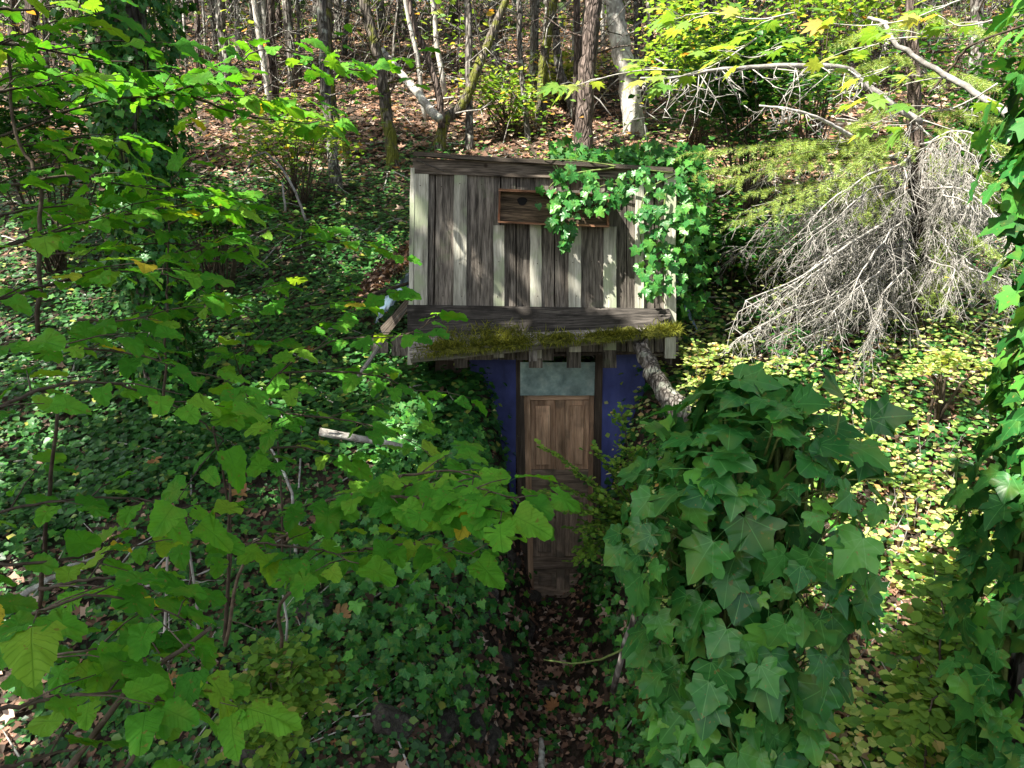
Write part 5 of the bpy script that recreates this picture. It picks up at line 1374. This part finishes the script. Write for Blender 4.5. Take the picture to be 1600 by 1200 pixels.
bush('low bush beside the right end of the shed', 1130, 400, 7.6, (.55, .5, .6), 1800, M_IVYJ, (.05, .08), T=T_ivy)
bush('shaded bush at the far left behind the hazels', 60, 190, 8.5, (1.5, .8, .9), 3200, M_GRN, (.06, .11))
bush('loose light green bush on the slope left of the mossy leaning trunk', 460, 210, 10.5, (1.0, .7, .6), 1300, M_VMPJ, (.06, .10))
bush('small sunlit bush on the slope between the straight and the two toned trunks', 795, 150, 14.0, (1.0, .7, .6), 700, M_VMPJ, (.08, .14))
bush('small pale bush behind the dark crooked trunk', 890, 110, 16.0, (1.3, .7, .7), 1000, M_YGR, (.08, .14))
bush('dark hollow bush above the arching cane', 330, 330, 8.0, (.9, .6, .35), 1500, M_GRN, (.05, .09))

for _px, _py, _Y, _r, _lab in [(1480, 570, 5.2, .3, 'snowberry clump in full sun left of the ivy column'), (1110, 545, 6.3, .3, 'snowberry clump right of the corner post of the shed'), (1480, 930, 3.3, .2, 'snowberry clump in half shade at the lower right')]:
    bush(_lab, _px, _py, _Y, (_r * 1.3, _r, _r * .3), 420, M_YGR, (.03, .055), name='snowberry_bush', T=T_oval, k=7)

def ivy_drape():
    root = empty('ivy_vine', P(1020, 300, 5.9), 'ivy spilling over the top right corner of the shed front and hanging down', 'ivy')
    ells = [(955, 255, 125, 22, 55), (1045, 275, 55, 45, 60), (900, 265, 40, 25, 25), (1000, 300, 45, 40, 45), (1050, 350, 50, 60, 55), (1020, 400, 28, 60, 28), (1045, 440, 25, 30, 14), (1080, 300, 40, 60, 25), (925, 305, 55, 26, 34), (885, 345, 20, 40, 16)]
    hang = [(848, 262, 884, 392, 18), (880, 300, 870, 360, 10), (935, 275, 925, 320, 8), (1018, 360, 1020, 470, 12)]
    pts = []
    for ex, ey, rx, ry, n in ells:
        for _ in range(n):
            t = R.uniform(0, 6.28); q = math.sqrt(R.random())
            pts.append((ex + math.cos(t) * rx * q, ey + math.sin(t) * ry * q))
    for x0, y0, x1, y1, n in hang:
        for k in range(n):
            t = k / n; pts.append((x0 + (x1 - x0) * t + R.gauss(0, 10), y0 + (y1 - y0) * t + R.gauss(0, 4)))
    pts = pts[::-1]
    pts = [p for p in pts if p[1] > 226 + max(0, 60 - abs(p[0] - 1020) * .3) * .1][:300]
    rn = []
    for x, y in pts:
        Y = 5.86 - R.uniform(0, .12) - (.1 if x > 1000 else 0)
        if y < 262: Y = 6.0 + R.uniform(-.2, .5)
        s = R.uniform(.05, .095)
        ivy_leaf(root, P(x, y, Y), (R.gauss(0, .2), -1, .35 if y > 262 else 1.2), s, tipdown=.8, jit=.35)
    b_ = MB()
    for ctrl in [[(960, 262), (880, 275), (858, 300), (872, 345), (885, 395)], [(1050, 270), (980, 262), (900, 250), (850, 250)], [(1060, 270), (1010, 300), (1000, 360), (1020, 420), (1040, 478)], [(1060, 280), (1075, 340), (1060, 400)], [(1000, 290), (940, 290), (925, 320)], [(1040, 300), (1025, 380), (1015, 460)]]:
        pp = smooth_path([P(a, c, 5.93) for a, c in ctrl], 5, .012); b_.tube(pp, np.linspace(.008, .003, len(pp)).tolist(), 5)
    b_.build('vine_stems', M_STEM, root, smooth=True, kind='stuff')
    # leaves behind the right end of the shed
    n = 600
    px = rng.normal(1072, 20, n); py = rng.uniform(245, 500, n); Yd = rng.uniform(5.95, 6.7, n)
    q = np.array([P(a, c, y) for a, c, y in zip(px, py, Yd)])
    px2 = rng.uniform(860, 1100, 700); py2 = rng.normal(246, 12, 700); Y2 = rng.uniform(6.0, 7.2, 700)
    q2 = np.array([P(a, c, y) for a, c, y in zip(px2, py2, Y2)])
    q = np.concatenate([q, q2])
    outs = rng.normal(0, .5, (len(q), 3)) + np.array([.2, -.6, .5])
    ivy_mass('ivy_mass', q, outs, rng.uniform(.05, .09, len(q)), root)
ivy_drape()

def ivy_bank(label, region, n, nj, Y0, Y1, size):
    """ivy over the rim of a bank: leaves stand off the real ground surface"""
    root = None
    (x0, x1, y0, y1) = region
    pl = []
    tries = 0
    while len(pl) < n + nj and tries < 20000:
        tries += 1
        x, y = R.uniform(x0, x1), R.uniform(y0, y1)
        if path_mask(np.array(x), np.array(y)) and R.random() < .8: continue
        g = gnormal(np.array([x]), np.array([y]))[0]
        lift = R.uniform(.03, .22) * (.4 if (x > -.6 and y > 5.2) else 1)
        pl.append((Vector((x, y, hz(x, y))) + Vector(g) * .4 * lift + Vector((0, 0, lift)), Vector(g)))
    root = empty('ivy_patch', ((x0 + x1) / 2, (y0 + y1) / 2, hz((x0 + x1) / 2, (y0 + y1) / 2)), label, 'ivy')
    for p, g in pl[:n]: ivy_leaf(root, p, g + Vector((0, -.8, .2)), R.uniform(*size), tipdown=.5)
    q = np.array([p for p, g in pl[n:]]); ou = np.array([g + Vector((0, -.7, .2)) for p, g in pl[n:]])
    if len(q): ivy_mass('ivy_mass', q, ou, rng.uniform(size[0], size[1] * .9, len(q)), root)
ivy_bank('ivy heaped on the bank rim between the shed and the path, left of the door', (-1.05, .12, 4.9, 5.75), 300, 700, 0, 0, (.05, .08))
ivy_bank('ivy trailing down the near left bank beside the mossy rock', (-1.3, .05, 3.4, 5.0), 300, 700, 0, 0, (.05, .085))
ivy_bank('ivy on the foot of the right bank between the path and the ivy stump', (.5, 1.5, 3.3, 5.6), 300, 500, 0, 0, (.045, .075))

# small leaved snowberry bush by the right of the door
def snowberry(label, base, tips, lsize=(.025, .042), mat=None):
    bpos = P(*base); root = empty('snowberry_bush', (bpos.x, bpos.y, hz(bpos.x, bpos.y)), label, 'shrub')
    sb = MB(); P_, D_, N_ = [], [], []
    for tip in tips:
        e = P(*tip); pp = smooth_path([Vector(ORG[root]), bpos.lerp(e, .35) + Vector((0, 0, .15)), bpos.lerp(e, .75) + Vector((0, 0, .08)), e], 6, .01)
        sb.tube(pp, np.linspace(.006, .0015, len(pp)).tolist(), 4)
        for i in range(4, len(pp)):
            for s_ in (-1, 1, -1, 1):
                t = (pp[i] - pp[i - 1]).normalized(); lat = t.cross(Vector((0, 0, 1))).normalized()
                q = pp[i] + (pp[i - 1] - pp[i]) * R.random()
                if R.random() < .35:
                    tw = (lat * s_ + t * .5).normalized() * R.uniform(.05, .16); sb.tube([q, q + tw], [.0016, .0008], 3)
                    for k in range(4): P_.append(q + tw * (k + 1) / 4); D_.append(tw.normalized() + lat * R.gauss(0, .8) + Vector((0, R.gauss(0, .6), 0))); N_.append(Vector((R.gauss(0, .3), R.gauss(-.3, .3), 1)))
                P_.append(q); D_.append(lat * s_ + t * .3); N_.append(Vector((R.gauss(0, .3), R.gauss(-.3, .3), 1)))
    sb.build('stems', M_TWIG, root, smooth=True, kind='stuff')
    n = len(P_)
    me = scatter_mesh('foliage', T_oval, np.array(P_), np.array(D_), np.array(N_), rng.uniform(*lsize, n), mat or M_SNB, origin=ORG[root])
    o_ = place('foliage', me, Matrix.Translation(ORG[root]), root); o_['kind'] = 'stuff'
snowberry('snowberry bush arching in front of the right side of the door', (1000, 860, 5.2), [(850, 700, 4.9), (838, 772, 4.8), (870, 760, 4.9), (900, 740, 5), (930, 700, 5.1), (880, 800, 4.8), (900, 830, 4.9), (960, 720, 5.1), (895, 880, 4.9), (985, 700, 5.2), (940, 780, 5), (915, 860, 5), (970, 640, 5.4), (950, 800, 5), (930, 830, 5)], (.03, .05))
snowberry('low snowberry bush right of the leaning log', (1090, 660, 5.0), [(1085, 560, 5.2), (1090, 545, 5.3), (1120, 540, 5.3), (1160, 560, 5.2), (1090, 600, 5.0), (1140, 600, 5.1), (1190, 580, 5.2), (1230, 560, 5.3), (1200, 620, 5.0)], mat=M_YGR)
snowberry('snowberry twigs beside the mossy rock at the lower left', (440, 1150, 2.6), [(370, 1070, 2.6), (410, 1060, 2.6), (480, 1050, 2.7), (360, 1130, 2.5), (470, 1100, 2.6), (420, 1010, 2.8), (380, 1170, 2.4), (430, 1180, 2.4)], (.035, .05))
snowberry('snowberry bush with rounder leaves at the lower right corner', (1470, 1180, 2.4), [(1400, 1000, 2.6), (1450, 960, 2.7), (1500, 980, 2.7), (1550, 1020, 2.6), (1420, 1080, 2.4), (1380, 1130, 2.3), (1480, 1080, 2.4), (1540, 1110, 2.3), (1590, 1060, 2.4), (1430, 1150, 2.2), (1560, 1170, 2.2), (1500, 1150, 2.2), (1460, 870, 3.0), (1520, 860, 3.0)], (.04, .06))
for (px, py, Y, w, h_) in []:
    pass

# ------------------------------------------------------------------ unseen trees added beside and behind the camera to shade the foreground
def canopy():
    boxes = [((-2.8, .1), (.8, 5.6), (1.4, 4.15), .34), ((-.7, 1.2), (3.0, 6.4), (.3, 2.9), .36), ((1.1, 2.5), (2.0, 3.5), (1.0, 2.0), .12), ((.15, .95), (.9, 2.1), (2.4, 3.6), .14), ((-6, -.8), (4.2, 8.5), (1.8, 3.4), .08), ((-2.2, .1), (3.2, 5.6), (.8, 2.4), .22)]  # volumes to be shaded; crown leaves are placed sunward of them
    roots = [empty('added_shade_tree', (x, y, hz(x, y)), lab, 'tree') for x, y, lab in [(-6.5, -1.5, 'unseen maple added left of the viewer to shade the left shrubs'), (-3.6, -4.5, 'unseen maple added behind the viewer to shade the path')]]
    s = np.array(SUN)
    LITS = [(P(250, 130, 2.1), .30), (P(340, 120, 2.15), .28), (P(440, 100, 2.3), .30), (P(120, 40, 1.8), .22), (P(540, 140, 2.5), .25), (P(835, 390, 6.0), .3), (P(950, 420, 6.0), .35), (P(680, 350, 6.0), .22), (P(760, 400, 6.0), .1), (P(980, 260, 6.0), .4), (P(800, 520, 5.7), .2), (P(720, 490, 2.2), .12), (P(520, 570, 5.0), .35), (P(200, 600, 4.5), .3), (P(1300, 690, 1.4), .06), (P(1130, 650, 1.4), .06), (P(1300, 640, 1.4), .08), (P(1000, 700, 1.4), .04), (P(100, 620, 1.3), .05), (P(40, 800, 1.4), .05), (P(330, 440, 2.4), .1), (P(620, 530, 2.2), .08), (P(180, 250, 1.9), .12), (P(90, 330, 1.8), .08), (P(230, 460, 1.8), .06), (P(300, 640, 1.5), .05), (P(150, 720, 1.4), .04), (P(30, 1000, .97), .04), (P(220, 1080, 1.0), .03), (P(450, 560, 2.2), .08), (P(560, 380, 2.6), .1), (P(20, 440, 1.6), .07), (P(470, 480, 5), .3), (P(400, 560, 5), .2), (P(650, 620, 5.6), .18), (P(640, 770, 1.7), .09), (P(760, 780, 1.55), .11), (P(700, 860, 1.7), .08), (P(450, 860, 1.75), .06), (P(60, 950, 1.0), .05), (P(530, 690, 4.9), .2), (P(1570, 60, 1.75), .2), (P(1560, 260, 1.75), .16), (P(1560, 480, 1.75), .18), (P(1570, 700, 1.75), .14)]  # picked spots left sunlit: crown leaves on their sun rays are dropped
    PT = []
    for bx_, by_, bz_, w in boxes:
        n = int(7000 * w)
        p = np.stack([rng.uniform(*bx_, n), rng.uniform(*by_, n), rng.uniform(*bz_, n)], 1)
        H = rng.uniform(8.0, 12.0, n)
        t = (H - p[:, 2]) / s[2]
        q = p + s * t[:, None] + rng.normal(0, .12, (n, 3))
        # leave dapple gaps
        g = np.sin(p[:, 0] * 5.1 + p[:, 1] * 2.3) + np.sin(p[:, 0] * -3.3 + p[:, 1] * 4.9 + 1) + np.sin(p[:, 2] * 4 + p[:, 0] * 2)
        keep = g > -1.7
        for sp_, rr_ in LITS:
            v = q - np.array(sp_); perp = v - (v @ s)[:, None] * s
            keep &= np.linalg.norm(perp, axis=1) > rr_
        PT.append(q[keep])
    Q = np.concatenate(PT)
    which = (Q[:, 1] < -1.5).astype(int)
    for i, root in enumerate(roots):
        q = Q[which == i]; n = len(q)
        d, nr = rnd_dirs(n, 1.0, .45)
        me = scatter_mesh('crown', T_from([(0, 0), (0.45, 0.0), (.34, .3), (.6, .55), (.25, .6), (0, 1.0)], (0, .3), lambda x, y: 0.1 * abs(x)), q, d, nr, rng.uniform(.18, .30, n), M_VMPJ, origin=ORG[root])
        place('crown', me, Matrix.Translation(ORG[root]), root)
        c = q.mean(0); base = ORG[root]
        b_ = MB(); b_.tube(smooth_path([base - Vector((0, 0, .2)), base + Vector((.1, 0, 3)), (base + Vector(c)) / 2, Vector(c)], 8, .02), np.linspace(.28, .08, 25).tolist(), 12, .08); b_.build('trunk', M_BARK, root, smooth=True)
        b_ = MB()
        for _ in range(26):
            e = Vector(q[R.randrange(n)]); st = base.lerp(Vector(c), R.uniform(.6, 1)); b_.tube([st, st.lerp(e, .5) + Vector((0, 0, .3)), e], [.04, .025, .01], 5)
        b_.build('limbs', M_BARK, root, smooth=True, kind='stuff')
canopy()
